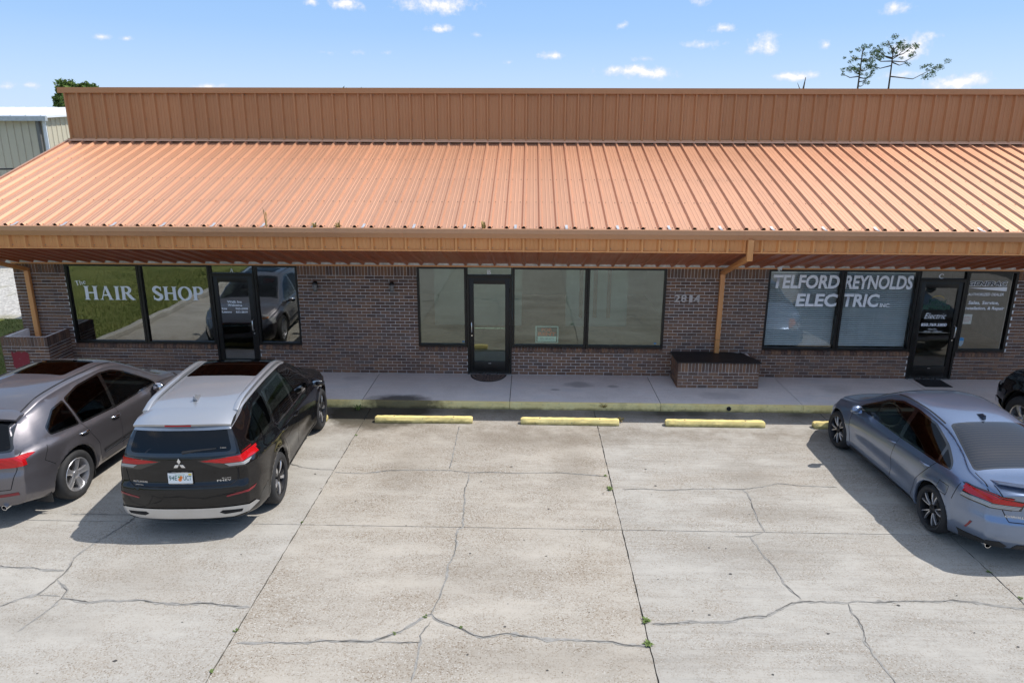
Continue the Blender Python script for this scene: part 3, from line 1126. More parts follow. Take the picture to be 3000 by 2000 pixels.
def door(unit, x0, x1, hinge):
    """aluminium storefront door with jambs, stiles, glass, pull handle and closer"""
    f = .045
    m = MB()
    m.box(x0, x0 + f, FY - .004, .11, .0, 2.115)
    m.box(x1 - f, x1, FY - .004, .11, .0, 2.115)
    m.box(x0, x1, FY - .0035, .11, 2.10, 2.145)
    fr = m.build('door_frame', M_BRONZE, bld)
    m = MB()
    m.box(x0, x1, -.05, .11, .001, .018)
    m.build('threshold', M_STEEL, fr)
    a, b = x0 + f + .004, x1 - f - .004
    st, tr, br = .095, .12, .265
    m = MB()
    m.box(a, a + st, .02, .065, .02, 2.095)
    m.box(b - st, b, .02, .065, .02, 2.095)
    m.box(a + st, b - st, .0205, .065, 2.095 - tr, 2.095)
    m.box(a + st, b - st, .0205, .065, .02, .02 + br)
    leaf = m.build('door', M_BRONZE, bld, bevel=.003)
    p = MB()
    p.box(a + st - .003, b - st + .003, .040, .046, .02 + br - .003, 2.095 - tr + .003)
    p.build('pane', GLASS[unit], leaf)
    hx = b - st / 2 if hinge == 'L' else a + st / 2
    m = MB()
    m.tube([(hx, .02, 1.17), (hx, -.03, 1.17), (hx + (.03 if hinge == 'R' else -.03) * .0, -.045, 1.15), (hx, -.05, 1.05), (hx, -.045, .95), (hx, -.03, .93), (hx, .02, .93)], .0125, 10)
    m.build('pull_handle', M_STEEL, leaf, smooth=60)
    m = MB()
    m.tube([(hx, .022, .86), (hx, .012, .86)], .016, 12)
    m.build('lock_cylinder', M_STEEL, leaf, smooth=40)
    m = MB()
    m.box(a + st, b - st, .075, .095, 1.0, 1.02)
    m.build('push_bar', M_STEEL, leaf)
    m = MB()
    m.box((a + b) / 2 - .03, (a + b) / 2 + .03, .018, .0205, .235, .247)
    m.build('door_badge', M_STEEL, leaf)
    for zz in (.30, 1.05, 1.85):
        m = MB()
        px_ = a - .004 if hinge == 'L' else b + .004
        m.tube([(px_, .012, zz - .05), (px_, .012, zz + .05)], .010, 8)
        m.build('hinge', M_BRONZE, leaf, smooth=60)
    return leaf


WIN = {}
WIN['A1'] = window('A', -9.84, -8.265)
WIN['A2'] = window('A', -8.255, -6.75)
WIN['A3'] = window('A', -5.80, -4.88)
WIN['AT'] = window('A', -6.74, -5.81, 2.15, Z_HEAD, 'transom_window')
WIN['AD'] = door('A', -6.74, -5.81, 'L')
WIN['B1'] = window('B', -2.36, -1.32)
WIN['B2'] = window('B', -.35, 1.215)
WIN['B3'] = window('B', 1.225, 2.86)
WIN['BT'] = window('B', -1.31, -.36, 2.15, Z_HEAD, 'transom_window')
WIN['BD'] = door('B', -1.31, -.36, 'R')
WIN['C1'] = window('C', 4.95, 6.49)
WIN['C2'] = window('C', 6.50, 8.04)
WIN['C3'] = window('C', 9.015, 10.03)
WIN['CT'] = window('C', 8.05, 9.005, 2.15, Z_HEAD, 'transom_window')
WIN['CD'] = door('C', 8.05, 9.005, 'L')
DY = GY - .003      # lettering lies on the outer face of the glass
DDY = .037

# ------------------------------------------------------------------ window lettering
def strip_pts(cl, ws):
    cl = [np.array(c, float) for c in cl]
    out = []
    for i, c in enumerate(cl):
        d = cl[min(i + 1, len(cl) - 1)] - cl[max(i - 1, 0)]
        d /= max(1e-9, np.linalg.norm(d))
        n = np.array([-d[1], d[0]])
        out.append((c + n * ws[i] / 2, c - n * ws[i] / 2))
    return out


def arc(cx, cz, rx, rz, a0, a1, n=16):
    return [(cx + rx * math.cos(R(a0 + (a1 - a0) * k / n)), cz + rz * math.sin(R(a0 + (a1 - a0) * k / n))) for k in range(n + 1)]


def serif_glyph(ch):
    """quads (unit cap height) and advance width of a bold bracketed-serif letter"""
    Q, T, t, s = [], .205, .090, .06
    def rect(x0, x1, z0, z1):
        Q.append([(x0, z0), (x1, z0), (x1, z1), (x0, z1)])
    def stem(xc, z0=0, z1=1, foot=True, head=True, w=T):
        rect(xc - w / 2, xc + w / 2, z0, z1)
        e = w / 2 + .085
        if foot:
            Q.append([(xc - e, z0), (xc + e, z0), (xc + w / 2, z0 + s * 1.3), (xc - w / 2, z0 + s * 1.3)])
        if head:
            Q.append([(xc - w / 2, z1 - s * 1.3), (xc + w / 2, z1 - s * 1.3), (xc + e, z1), (xc - e, z1)])
    def stroke(cl, ws):
        p = strip_pts(cl, ws)
        for (a, b), (c, d) in zip(p, p[1:]):
            Q.append([tuple(a), tuple(b), tuple(d), tuple(c)])
    def wv(n, lo, hi, f=lambda u: math.sin(PI * u)):
        return [lo + (hi - lo) * f(k / n) for k in range(n + 1)]
    if ch == 'H':
        stem(.17); stem(.72); rect(.2, .7, .47, .47 + t); W = .89
    elif ch == 'I':
        stem(.17); W = .34
    elif ch == 'A':
        Q.append([(.10, 0), (.17, 0), (.47, 1), (.40, 1)]); Q.append([(.63, 0), (.82, 0), (.54, 1), (.36, 1)])
        rect(.22, .68, .30, .30 + t); Q.append([(0, 0), (.27, 0), (.20, s), (.06, s)]); Q.append([(.55, 0), (.91, 0), (.84, s), (.61, s)]); W = .91
    elif ch in 'RP':
        stem(.17)
        zc = .745 if ch == 'R' else .72
        stroke([(.2, .965)] + arc(.38, zc, .22, .965 - zc, 90, -90) + [(.2, 2 * zc - .965)], [t] + wv(16, t, T) + [t])
        if ch == 'R':
            stroke([(.38, .52), (.52, .34), (.66, .14), (.80, .02)], [.12, T, T, .15]); rect(.70, .90, 0, s); W = .88
        else:
            W = .72
    elif ch == 'B':
        stem(.17)
        stroke([(.2, .965)] + arc(.36, .755, .18, .21, 90, -90) + [(.2, .545)], [t] + wv(16, t, T) + [t])
        stroke([(.2, .53)] + arc(.38, .285, .22, .25, 90, -90) + [(.2, .035)], [t] + wv(16, t, T) + [t]); W = .72
    elif ch == 'O':
        stroke(arc(.44, .5, .36, .47, 90, 450, 32), [t + (T - t) * abs(math.cos(R(90 + 360 * k / 32))) for k in range(33)]); W = .88
    elif ch == 'C':
        stroke(arc(.44, .5, .36, .47, 45, 315, 28), wv(28, t, T)); rect(.66, .72, .66, .97); W = .8
    elif ch == 'S':
        cl = arc(.34, .735, .22, .235, 20, 180, 10) + [(.15, .66), (.30, .53), (.45, .42)] + arc(.34, .265, .24, .235, 20, -160, 12)
        n = len(cl) - 1
        stroke(cl, wv(n, t, T + .02)); rect(.54, .60, .68, .98); rect(.07, .13, .02, .32); W = .66
    elif ch == 'T':
        stem(.36, head=False); rect(.02, .70, 1 - t, 1); rect(.02, .07, .78, 1); rect(.65, .70, .78, 1); W = .72
    elif ch == 'h':
        stem(.15, head=False, w=.15); stem(.50, 0, .5, head=False, w=.15)
        stroke([(.17, .52)] + arc(.33, .48, .17, .18, 110, 0, 8), [.05] * 9 + [.14]); W = .66
    elif ch == 'e':
        stroke(arc(.29, .33, .22, .30, 0, 320, 22), wv(22, .07, .14)); rect(.09, .5, .34, .40); W = .58
    return Q, W


def serif_word(name, word, x0, x1, z0, z1, y, mat, parent, tilt=0.0):
    m = MB()
    adv, tot = [], 0
    for ch in word:
        q, w = serif_glyph(ch)
        adv.append((tot, q))
        tot += w + .07
    tot -= .07
    sx, sz = (x1 - x0) / tot, (z1 - z0)
    cs, sn = math.cos(tilt), math.sin(tilt)
    k = 0
    for off, Q in adv:
        for q in Q:
            k += 1
            pts = []
            for (a, b) in q:
                xx, zz = (off + a) * sx, b * sz
                pts.append((x0 + xx * cs - zz * sn, y - .00004 * (k % 40), z0 + xx * sn + zz * cs))
            m.face(pts)
    return m.build(name, mat, parent, fix=False)


serif_word('window_letters', 'The', -9.665, -9.435, 1.865, 1.965, DY, M_WHITEV, WIN['A1'], R(10))
serif_word('window_letters', 'HAIR', -9.515, -8.425, 1.562, 1.858, DY, M_WHITEV, WIN['A1'])
serif_word('window_letters', 'SHOP', -8.04, -6.93, 1.566, 1.860, DY, M_WHITEV, WIN['A2'])
serif_word('unit_letter', 'A', -6.325, -6.238, 2.175, 2.262, DY, M_WHITEV, WIN['AT'])
serif_word('unit_letter', 'B', -.885, -.802, 2.180, 2.268, DY, M_WHITEV, WIN['BT'])
serif_word('unit_letter', 'C', 8.44, 8.545, 2.172, 2.262, DY, M_WHITEV, WIN['CT'])
for body, xa, xb, zz, hh in (('Walk Ins', -6.44, -6.125, 1.520, .052), ('Welcome', -6.435, -6.122, 1.448, .052), ('Lisa', -6.565, -6.455, 1.375, .045), ('960-0908', -6.275, -6.005, 1.375, .042), ('Leanne', -6.568, -6.36, 1.302, .045), ('832-2819', -6.27, -6.02, 1.302, .042)):
    lettering('door_letters', body, xa, DDY, zz, hh, xb - xa, M_WHITEV, WIN['AD'], .03)
for body, xa, xb, za, zb_, wk in (('TELFORD', 5.065, 6.435, 1.935, 2.222, 'C1'), ('REYNOLDS', 6.535, 7.935, 1.93, 2.222, 'C2'), ('ELEC', 5.575, 6.435, 1.55, 1.828, 'C1'), ('TRIC', 6.545, 7.295, 1.552, 1.832, 'C2'), ('INC.', 7.32, 7.54, 1.548, 1.632, 'C2')):
    lettering('window_letters', body, xa, DY, za, zb_ - za, xb - xa, M_WHITEV, WIN[wk], .032, .08, 1.0)
M_BLKV = simple('black_vinyl', (.02, .02, .022), .5)
M_GRNV = simple('green_vinyl', (.03, .10, .06), .5)
M_GOLDV = simple('gold_vinyl', (.55, .42, .10), .5)
lettering('brand_letters', 'GENERAC', 9.065, DY + .0002, 2.012, .112, .80, M_WHITEV, WIN['C3'], .085, .18, 1.0)
lettering('brand_letters', 'GENERAC', 9.075, DY - .001, 2.022, .094, .775, M_BLKV, WIN['C3'], .03, .18, 1.02)
m = MB()
m.prism([(9.07, DY - .0002, 1.975), (9.865, DY - .0002, 1.998), (9.865, DY - .0002, 1.912)], (0, .0004, 0))
m.build('brand_wedge', M_WHITEV, WIN['C3'])
lettering('window_letters', 'AUTHORIZED DEALER', 9.09, DY, 1.812, .06, .735, M_WHITEV, WIN['C3'], .02, .15)
lettering('window_letters', 'Sales, Service,', 9.13, DY, 1.618, .085, .63, M_WHITEV, WIN['C3'], .025, .15)
lettering('window_letters', 'Installation, & Repair', 9.07, DY, 1.498, .085, .82, M_WHITEV, WIN['C3'], .025, .15)
lettering('door_letters', 'Telford', 8.30, DDY, 1.625, .11, .37, M_GRNV, WIN['CD'], .015, .3)
lettering('door_letters', 'REYNOLDS', 8.215, DDY - .0004, 1.515, .10, .55, M_GRNV, WIN['CD'], .03)
lettering('door_letters', 'Electric', 8.27, DDY - .0008, 1.318, .12, .45, M_WHITEV, WIN['CD'], .0, .35)
lettering('door_letters', 'ER13010742', 8.32, DDY, 1.265, .028, .36, M_BLKV, WIN['CD'], .01)
lettering('door_letters', '850.769.5800', 8.228, DDY, 1.155, .068, .53, M_WHITEV, WIN['CD'], .025, .1)
lettering('door_letters', 'Mon-Fri', 8.385, DDY, 1.076, .036, .175, M_WHITEV, WIN['CD'], .0, .15)
lettering('door_letters', ':00 am - 4:00 pm', 8.30, DDY, 1.022, .038, .385, M_WHITEV, WIN['CD'], .0, .15)
m = MB()
ar = arc(8.49, 1.73, .13, .075, 15, 165, 14)
for (a, b), (c, d) in zip(strip_pts(ar, [.012] * 15), strip_pts(ar, [.012] * 15)[1:]):
    m.face([(a[0], DDY, a[1]), (b[0], DDY, b[1]), (d[0], DDY, d[1]), (c[0], DDY, c[1])])
m.build('logo_arc', M_GOLDV, WIN['CD'], fix=False)
# notice and shield sticker on the narrow pane of unit C
m = MB()
m.box(9.065, 9.27, DY + .012, DY + .013, 1.208, 1.415)
nt_obj = m.build('paper_notice', simple('paper', (.72, .71, .70), .8, var=.03), WIN['C3'])
for k, (wd) in enumerate((.11, .16, .17, .12)):
    m = MB()
    m.box(9.165 - wd / 2, 9.165 + wd / 2, DY + .0105, DY + .0115, 1.36 - k * .035, 1.372 - k * .035)
    m.build('notice_line', simple('faded_red_ink', (.55, .25, .22), .8) if k == 0 else bpy.data.materials['faded_red_ink'], WIN['C3'])
M_BLUE = simple('sticker_blue', (.06, .25, .48), .4)
sh_o = [(9.07, .90), (9.125, .925), (9.18, .90), (9.178, .79), (9.155, .745), (9.125, .715), (9.095, .745), (9.072, .79)]
m = MB()
m.face([(x, DY, z_) for x, z_ in sh_o])
m.build('shield_sticker', simple('sticker_clear', (.35, .42, .44), .4), WIN['C3'], fix=False)
m = MB()
m.face([(9.075, DY - .0006, .845), (9.175, DY - .0006, .845), (9.176, DY - .0006, .897), (9.125, DY - .0006, .92), (9.074, DY - .0006, .897)])
m.build('shield_sticker', M_BLUE, WIN['C3'], fix=False)
for (x, z_, wk) in ((-1.40, .70, 'B1'), (2.70, .70, 'B3')):
    m = MB()
    m.box(x - .025, x + .025, DY - .001, DY, z_, z_ + .03)
    m.build('alarm_sticker', M_BLUE, WIN[wk])

# ------------------------------------------------------------------ interior seen through the glass
M_INW = simple('interior_wall', (.80, .81, .78), .9, var=.05)
M_INF = simple('interior_floor', (.38, .30, .21), .6, var=.2)
M_INC = simple('interior_ceiling', (.82, .82, .80), .9)
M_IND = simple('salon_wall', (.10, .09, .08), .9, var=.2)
M_WOOD = simple('wood_strip', (.22, .13, .07), .7, var=.2)


def room(x0, x1, yb, wm, nm):
    m = MB()
    m.box(x0, x1, .11, yb, -.1, .008)
    m.build('room_floor', M_INF, bld)
    m = MB()
    m.box(x0, x1, .20, yb, 2.46, 2.52)
    m.build('room_ceiling', M_INC if wm is not M_IND else M_IND, bld)
    m = MB()
    m.box(x0, x1, yb, yb + .1, .0, 2.5)
    m.build('room_back_wall', wm, bld)
    for x in (x0, x1):
        m = MB()
        m.box(x - .05, x + .05, .21, yb, .0, 2.5)
        m.build('room_side_wall', wm, bld)


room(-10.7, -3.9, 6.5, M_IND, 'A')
room(-3.7, 3.9, 8.5, M_INW, 'B')
room(4.1, 12.0, 5.5, simple('office_wall', (.30, .31, .29), .9), 'C')
for (x0, x1, y0, y1) in ((-2.58, -.2, 4.27, 4.37), (1.0, 2.66, 4.27, 4.37), (-2.58, -2.48, 4.37, 8.4), (2.56, 2.66, 4.37, 8.4)):
    m = MB()
    m.box(x0, x1, y0, y1, .01, 2.45)
    m.build('partition_wall', M_INW, bld)
for x in (1.41, 1.79, 2.16):
    m = MB()
    m.box(x - .05, x + .05, 4.24, 4.268, .25, 2.2)
    m.build('wood_strip', M_WOOD, bld)
m = MB()
m.box(-2.58, -.2, 4.25, 4.268, .9, .95)
m.build('wall_rail', M_INW, bld)
# ------------------------------------------------------------------ brick planters
def planter(x0, x1, y0, h, label, soldier, name='brick_planter'):
    """open-topped brick box against the wall, outer bricks as single pieces"""
    t = empty(name, ((x0 + x1) / 2, y0 / 2, 0))
    tag(t, label, 'planter')
    ox, oy = (x0 + x1) / 2, y0 / 2
    m = MB()
    th = .10
    m.box(x0 + .010, x1 - .010, y0 + .010, y0 + th, 0, h - .004)
    m.box(x0 + .010, x0 + th, y0 + th, -.002, 0, h - .004)
    m.box(x1 - th, x1 - .010, y0 + th, -.002, 0, h - .004)
    m.box(x0 + th, x1 - th, y0 + th, -.03, .02, h - .20)
    core = m.build('mortar_core', M_MORTAR, t)
    core.location = (-ox, -oy, 0)

    def put(ax0, ax1, ay0, ay1, z0, z1):
        b = MB()
        b.box(-(ax1 - ax0) / 2, (ax1 - ax0) / 2, -(ay1 - ay0) / 2, (ay1 - ay0) / 2, 0, z1 - z0)
        key = ('pb', round(ax1 - ax0, 3), round(ay1 - ay0, 3), round(z1 - z0, 3))
        me = _pb.get(key)
        if me is None:
            me = b.mesh('brick', bevel=.003)
            me.materials.append(M_BRICK1)
            _pb[key] = me
        o = bpy.data.objects.new('brick', me)
        COL.objects.link(o)
        o.parent = t
        jj = rb.uniform(-.002, .002)
        o.location = ((ax0 + ax1) / 2 - ox, (ay0 + ay1) / 2 - oy + jj, z0)
    nrow = int(round((h - (.20 if soldier else .0)) / CH))
    ch = (h - (.20 if soldier else 0)) / nrow
    for r in range(nrow):
        z0, z1 = r * ch + MJ / 2, (r + 1) * ch - MJ / 2
        nx = max(1, round((x1 - x0) / BL))
        w = (x1 - x0) / nx
        off = (r % 2) * w / 2
        k = -1
        while True:
            a, b = x0 + k * w + off, x0 + (k + 1) * w + off
            k += 1
            if a > x1 - .02:
                break
            a2, b2 = max(a, x0), min(b, x1)
            if b2 - a2 > .03:
                put(a2 + (MJ / 2 if a2 > x0 else 0), b2 - (MJ / 2 if b2 < x1 else 0), y0, y0 + .05, z0, z1)
        ny = max(1, round((-y0) / BL))
        wy = -y0 / ny
        offy = ((r + 1) % 2) * wy / 2
        for (xa, xb) in ((x0, x0 + .05), (x1 - .05, x1)):
            k = -1
            while True:
                a, b = y0 + k * wy + offy, y0 + (k + 1) * wy + offy
                k += 1
                if a > -.02:
                    break
                a2, b2 = max(a, y0 + .054), min(b, -.004)
                if b2 - a2 > .03:
                    put(xa, xb, a2 + (MJ / 2 if a2 > y0 + .06 else 0), b2 - MJ / 2, z0, z1)
    if soldier:
        zs0, zs1 = h - .20 + MJ / 2, h
        n = round((x1 - x0) / CH)
        w = (x1 - x0) / n
        for k in range(n):
            put(x0 + k * w + (MJ / 2 if k else 0), x0 + (k + 1) * w - (MJ / 2 if k < n - 1 else 0), y0, y0 + .05, zs0, zs1)
        n = round(-y0 / CH)
        w = (-y0 - .054) / n
        for (xa, xb) in ((x0, x0 + .05), (x1 - .05, x1)):
            for k in range(n):
                put(xa, xb, y0 + .054 + k * w + MJ / 2, y0 + .054 + (k + 1) * w - MJ / 2, zs0, zs1)
    return t, ox, oy


_pb = {}
pr_, ox, oy = planter(3.05, 4.70, -.75, .535, 'low brick planter with a chipped black board lid below the right downspout', True)
m = MB()
rp = random.Random(4)
top = []
for k in range(31):
    top.append((3.02 + 1.70 * k / 30, -.785 + rp.uniform(-.004, .006), .541))
bk = [(4.50, -.02), (4.44, -.13), (4.38, -.035), (4.2, -.012), (3.6, -.012), (3.02, -.012)]
top2 = [(4.715, -.60 + rp.uniform(-.01, .01), .541), (4.66, -.42, .541), (4.61, -.33, .541), (4.57, -.20, .541)]
m.prism(top + top2 + [(a, b, .541) for a, b in bk], (0, 0, .020))
o = m.build('board_lid', M_BLACKW, pr_)
o.location = (-ox, -oy, 0)
pl_, ox, oy = planter(-10.92, -9.935, -.75, .93, 'tall brick planter with a patch of peeling red paint at the left wall end', True)
m = MB()
pts = []
for k in range(40):
    u = k / 40
    a = 4 * u
    s_ = int(a)
    f = a - s_
    c = [(-10.725, .26), (-10.38, .27), (-10.37, .60), (-10.73, .615)]
    p, q = c[s_], c[(s_ + 1) % 4]
    pts.append((p[0] + (q[0] - p[0]) * f + rp.uniform(-.014, .014), -.7545, p[1] + (q[1] - p[1]) * f + rp.uniform(-.02, .02)))
m.prism(pts, (0, .006, 0))
rm_, nt = new_mat('peeling_red_paint')
p = nt.pos()
n1 = nt.noise(nt.scale(p, (1, 1, .35)), 26, 5, .7)
setp(nt, base=nt.mix(nt.mapr(n1, .66, .70), (.26, .022, .03), (.36, .30, .28)), rough=.7)
o = m.build('red_paint_patch', rm_, pl_)
o.location = (-ox, -oy, 0)
m = MB()
m.box(-10.80, -10.05, -.64, -.03, .02, .66)
o = m.build('planter_soil', simple('soil', (.05, .04, .03), .95, var=.3, bump=.5), pl_)
o.location = (-ox, -oy, 0)

# ------------------------------------------------------------------ coach lamps, camera, numbers, mats, sign, blinds
def coach_lamp(x, label):
    t = empty('wall_lamp', (x, 0, 1.82))
    tag(t, label, 'wall lamp', 'coach lamps on the brick pier')
    m = MB()
    m.box(-.03, .03, -.012, .004, .06, .20)
    m.build('back_plate', M_BRONZE, t, bevel=.004)
    m = MB()
    m.lathe([(.001, .215), (.02, .21), (.042, .185), (.052, .155), (.052, .140), (.001, .140)], 16, Matrix.Translation((0, -.075, 0)))
    m.build('lamp_hood', M_BRONZE, t, smooth=50)
    m = MB()
    m.bar((0, -.01, .17), (0, -.075, .19), .018, .018)
    m.build('lamp_arm', M_BRONZE, t)
    m = MB()
    m.lathe([(.038, .02), (.044, .14)], 16, Matrix.Translation((0, -.075, 0)))
    m.build('lamp_glass', simple('frosted_lamp_glass', (.20, .19, .18), .25, var=.1) if 'frosted_lamp_glass' not in bpy.data.materials else bpy.data.materials['frosted_lamp_glass'], t, smooth=60)
    m = MB()
    m.lathe([(.001, .0), (.036, .0), (.044, .010), (.044, .020), (.001, .020)], 16, Matrix.Translation((0, -.075, 0)))
    m.build('lamp_base', M_BRONZE, t, smooth=40)


coach_lamp(-4.49, 'small dark coach lamp on the brick pier just right of the hair shop windows')
coach_lamp(-2.875, 'small dark coach lamp on the brick pier beside the vacant unit window')

t = empty('security_camera', (5.12, -.10, 2.36))
tag(t, 'small white dome security camera under the soffit above the right storefront', 'camera')
wp = simple('white_plastic', (.78, .78, .76), .4, var=.04)
m = MB()
m.lathe([(.001, .09), (.05, .085), (.055, .055), (.050, .02), (.001, .02)], 18)
m.build('camera_base', wp, t, smooth=45)
m = MB()
m.lathe([(.045, .03), (.044, .0), (.034, -.025), (.015, -.038), (.001, -.04)], 18)
m.build('camera_ball', wp, t, smooth=60)
m = MB()
m.tube([(0, -.03, -.01), (0, -.046, -.018)], .012, 10)
m.build('camera_lens', M_BRONZE, t, smooth=40)

t = empty('house_number', (3.30, 0, 1.636))
tag(t, 'dull metal street number 2814 on the brick pier beside the right downspout', 'house number')
mn = simple('dull_pewter', (.52, .47, .45), .5, .5, var=.15)
for k, ch in enumerate('2814'):
    o = lettering('digit', ch, -.267 + k * .138 + (.03 if ch == '1' else 0), -.014, 0, .165, .115 if ch != '1' else .07, mn, t, .022, depth=.012)

t = empty('door_mat', (-.86, -.02, .002))
tag(t, 'half-round black rubber door mat with open stone pattern at the middle door', 'door mat')
mr = simple('mat_rubber', (.02, .019, .018), .8)
mh = simple('mat_tan', (.18, .125, .10), .9, var=.2)
m = MB()
n = 28
m.prism([(.39 * math.cos(a), -.50 * math.sin(a), 0) for a in np.linspace(0, PI, n)], (0, 0, .008))
m.build('mat_base', mr, t)
for rr, cnt in ((.86, 20), (.66, 13), (.46, 9), (.25, 5)):
    for k in range(cnt):
        a0, a1 = PI * (k + .12) / cnt, PI * (k + .88) / cnt
        r0, r1 = rr - .075, rr + .075
        if k % 2 and rr < .8:
            r1 -= .02
        m = MB()
        q = [(.39 * r * math.cos(a), -.50 * r * math.sin(a), .0085) for r, a in ((r0, a0), (r1, a0), (r1, (a0 + a1) / 2), (r1, a1), (r0, a1))]
        m.prism(q, (0, 0, .004))
        m.build('mat_stone', mh, t)
t = empty('door_mat', (8.50, -.28, .002), R(0))
tag(t, 'plain black rectangular door mat outside the right-hand door', 'door mat')
m = MB()
m.box(-.29, .27, -.24, .24, 0, .010)
m.build('mat_base', mr, t, bevel=.003)
m = MB()
m.box(-.25, .23, -.20, .20, .0105, .016)
m.build('mat_pile', simple('mat_pile', (.014, .014, .016), .95, var=.3, nscale=60), t)

t = empty('rent_sign', (.39, .066, .70))
tag(t, 'FOR RENT sign with white border propped inside the wide vacant unit window', 'sign')
m = MB()
m.box(-.243, .243, 0, .004, 0, .37)
m.build('sign_board', simple('sign_white', (.92, .92, .91), .6, var=.03), t)
m = MB()
m.box(-.225, .225, -.002, 0, .018, .352)
m.build('sign_field', simple('sign_black', (.06, .06, .06), .6), t)
m = MB()
m.box(-.20, .20, -.004, -.002, .035, .145)
m.build('sign_panel', bpy.data.materials['sign_white'], t)
mo = simple('sign_orange', (.85, .12, .04), .5)
lettering('sign_letters', 'FOR', -.115, -.003, .252, .075, .23, mo, t, .05)
lettering('sign_letters', 'RENT', -.19, -.003, .160, .078, .38, mo, t, .05)
lettering('sign_letters', '850 285-4774', -.15, -.005, .068, .045, .30, simple('pen_grey', (.30, .30, .32), .6), t, -.005, .2)

M_SLAT = simple('blind_slat', (.88, .90, .90), .45, var=.05)
for nm, x0, x1, lab in (('venetian_blind', 5.00, 6.44, 'white venetian blind behind the left pane of the right storefront'), ('venetian_blind', 6.55, 7.99, 'white venetian blind behind the second pane of the right storefront')):
    t = empty(nm, ((x0 + x1) / 2, .15, .68))
    tag(t, lab, 'blind', 'venetian blinds of the right storefront')
    w = (x1 - x0) / 2
    m = MB()
    m.box(-w, w, -.025, .025, 1.58, 1.62)
    m.build('head_rail', M_SLAT, t)
    sm_ = MB()
    a = R(48)
    pts = [(-.0155, 0), (-.008, .002), (0, .003), (.008, .002), (.0155, 0)]
    sec = [(y * math.cos(a) - z_ * math.sin(a), y * math.sin(a) + z_ * math.cos(a)) for y, z_ in pts]
    for (y, z_) in sec:
        sm_.v += [(-w, y, z_), (w, y, z_)]
    for k in range(4):
        sm_.f.append((2 * k, 2 * k + 1, 2 * k + 3, 2 * k + 2))
        sm_.m.append(0)
    sme = sm_.mesh('slat', fix=False)
    sme.materials.append(M_SLAT)
    nsl = 38
    for k in range(nsl):
        o = bpy.data.objects.new('slat', sme)
        COL.objects.link(o)
        o.parent = t
        o.location = (0, 0, .02 + k * 1.55 / (nsl - 1))
        o.rotation_euler = (rp.gauss(0, .03), 0, 0)
    for xx in (-w * .7, 0, w * .7):
        m = MB()
        m.tube([(xx, -.027, .0), (xx, -.027, 1.58)], .0018, 5)
        m.build('blind_cord', M_SLAT, t)

# ------------------------------------------------------------------ wheel stops
def wheel_stop(x, y, label, rz=0.0):
    m = MB()
    L = .90
    prof = [(-.075, 0), (-.075, .055), (-.048, .105), (.048, .105), (.075, .055), (.075, 0)]
    n = len(prof)
    rs = random.Random(int(x * 100))
    st_ = [(-L, .86), (-L + .035, 1)] + [(-L + .035 + (2 * L - .07) * k / 24, 1) for k in range(1, 24)] + [(L - .035, 1), (L, .86)]
    for (xx, sc_) in st_:
        for (yy, zz) in prof:
            chip = rs.uniform(-.004, .003) if zz > .05 else 0
            m.v.append((xx, yy * sc_ + chip, zz * sc_ + chip))
    for k in range(len(st_) - 1):
        for j in range(n):
            j2 = (j + 1) % n
            m.f.append((k * n + j, k * n + j2, (k + 1) * n + j2, (k + 1) * n + j))
            m.m.append(0)
    m.f.append(tuple(range(n)))
    m.f.append(tuple((len(st_) - 1) * n + j for j in reversed(range(n))))
    m.m += [0, 0]
    o = m.build('wheel_stop', M_YSTOP, smooth=30)
    o.location = (x, y, -.147)
    o.rotation_euler = (0, 0, rz)
    tag(o, label, 'wheel stop', 'yellow wheel stops along the kerb')
    for dx in (-.55, .55):
        h = MB()
        h.lathe([(.001, .107), (.014, .107), (.016, .1045)], 10, Matrix.Translation((dx, 0, 0)))
        h.build('anchor_bolt', simple('rust', (.10, .05, .03), .9) if 'rust' not in bpy.data.materials else bpy.data.materials['rust'], o)


wheel_stop(-1.92, -2.40, 'yellow wheel stop with a dark stained foot nearest the black SUV', R(.6))
wheel_stop(.77, -2.405, 'middle yellow wheel stop of the three standing in empty bays', R(-.5))
wheel_stop(3.42, -2.41, 'yellow wheel stop in the empty bay nearest the blue-grey sedan', R(-.2))
wheel_stop(-4.62, -2.40, 'yellow wheel stop mostly hidden behind the front wheel of the black SUV', R(.4))
wheel_stop(6.10, -2.42, 'yellow wheel stop half hidden by the front of the blue-grey sedan', R(.3))
wheel_stop(-7.34, -2.40, 'yellow wheel stop under the nose of the grey SUV', R(0))
wheel_stop(8.82, -2.42, 'yellow wheel stop under the nose of the black pickup', R(0))

# drain outlet in the kerb
m = MB()
m.lathe([(.001, 0), (.042, 0), (.042, .02), (.034, .02), (.034, .002)], 18, Matrix.Translation((3.86, -1.708, -.075)) @ Matrix.Rotation(PI / 2, 4, 'X'))
m.build('drain_outlet', simple('drain_iron', (.03, .03, .03), .8), walk, smooth=40)

# ------------------------------------------------------------------ weeds
M_WEED = simple('weed_leaf', (.11, .16, .035), .7, var=.35, nscale=30)
M_DRY = simple('dry_weed', (.34, .25, .08), .8, var=.3, nscale=30)


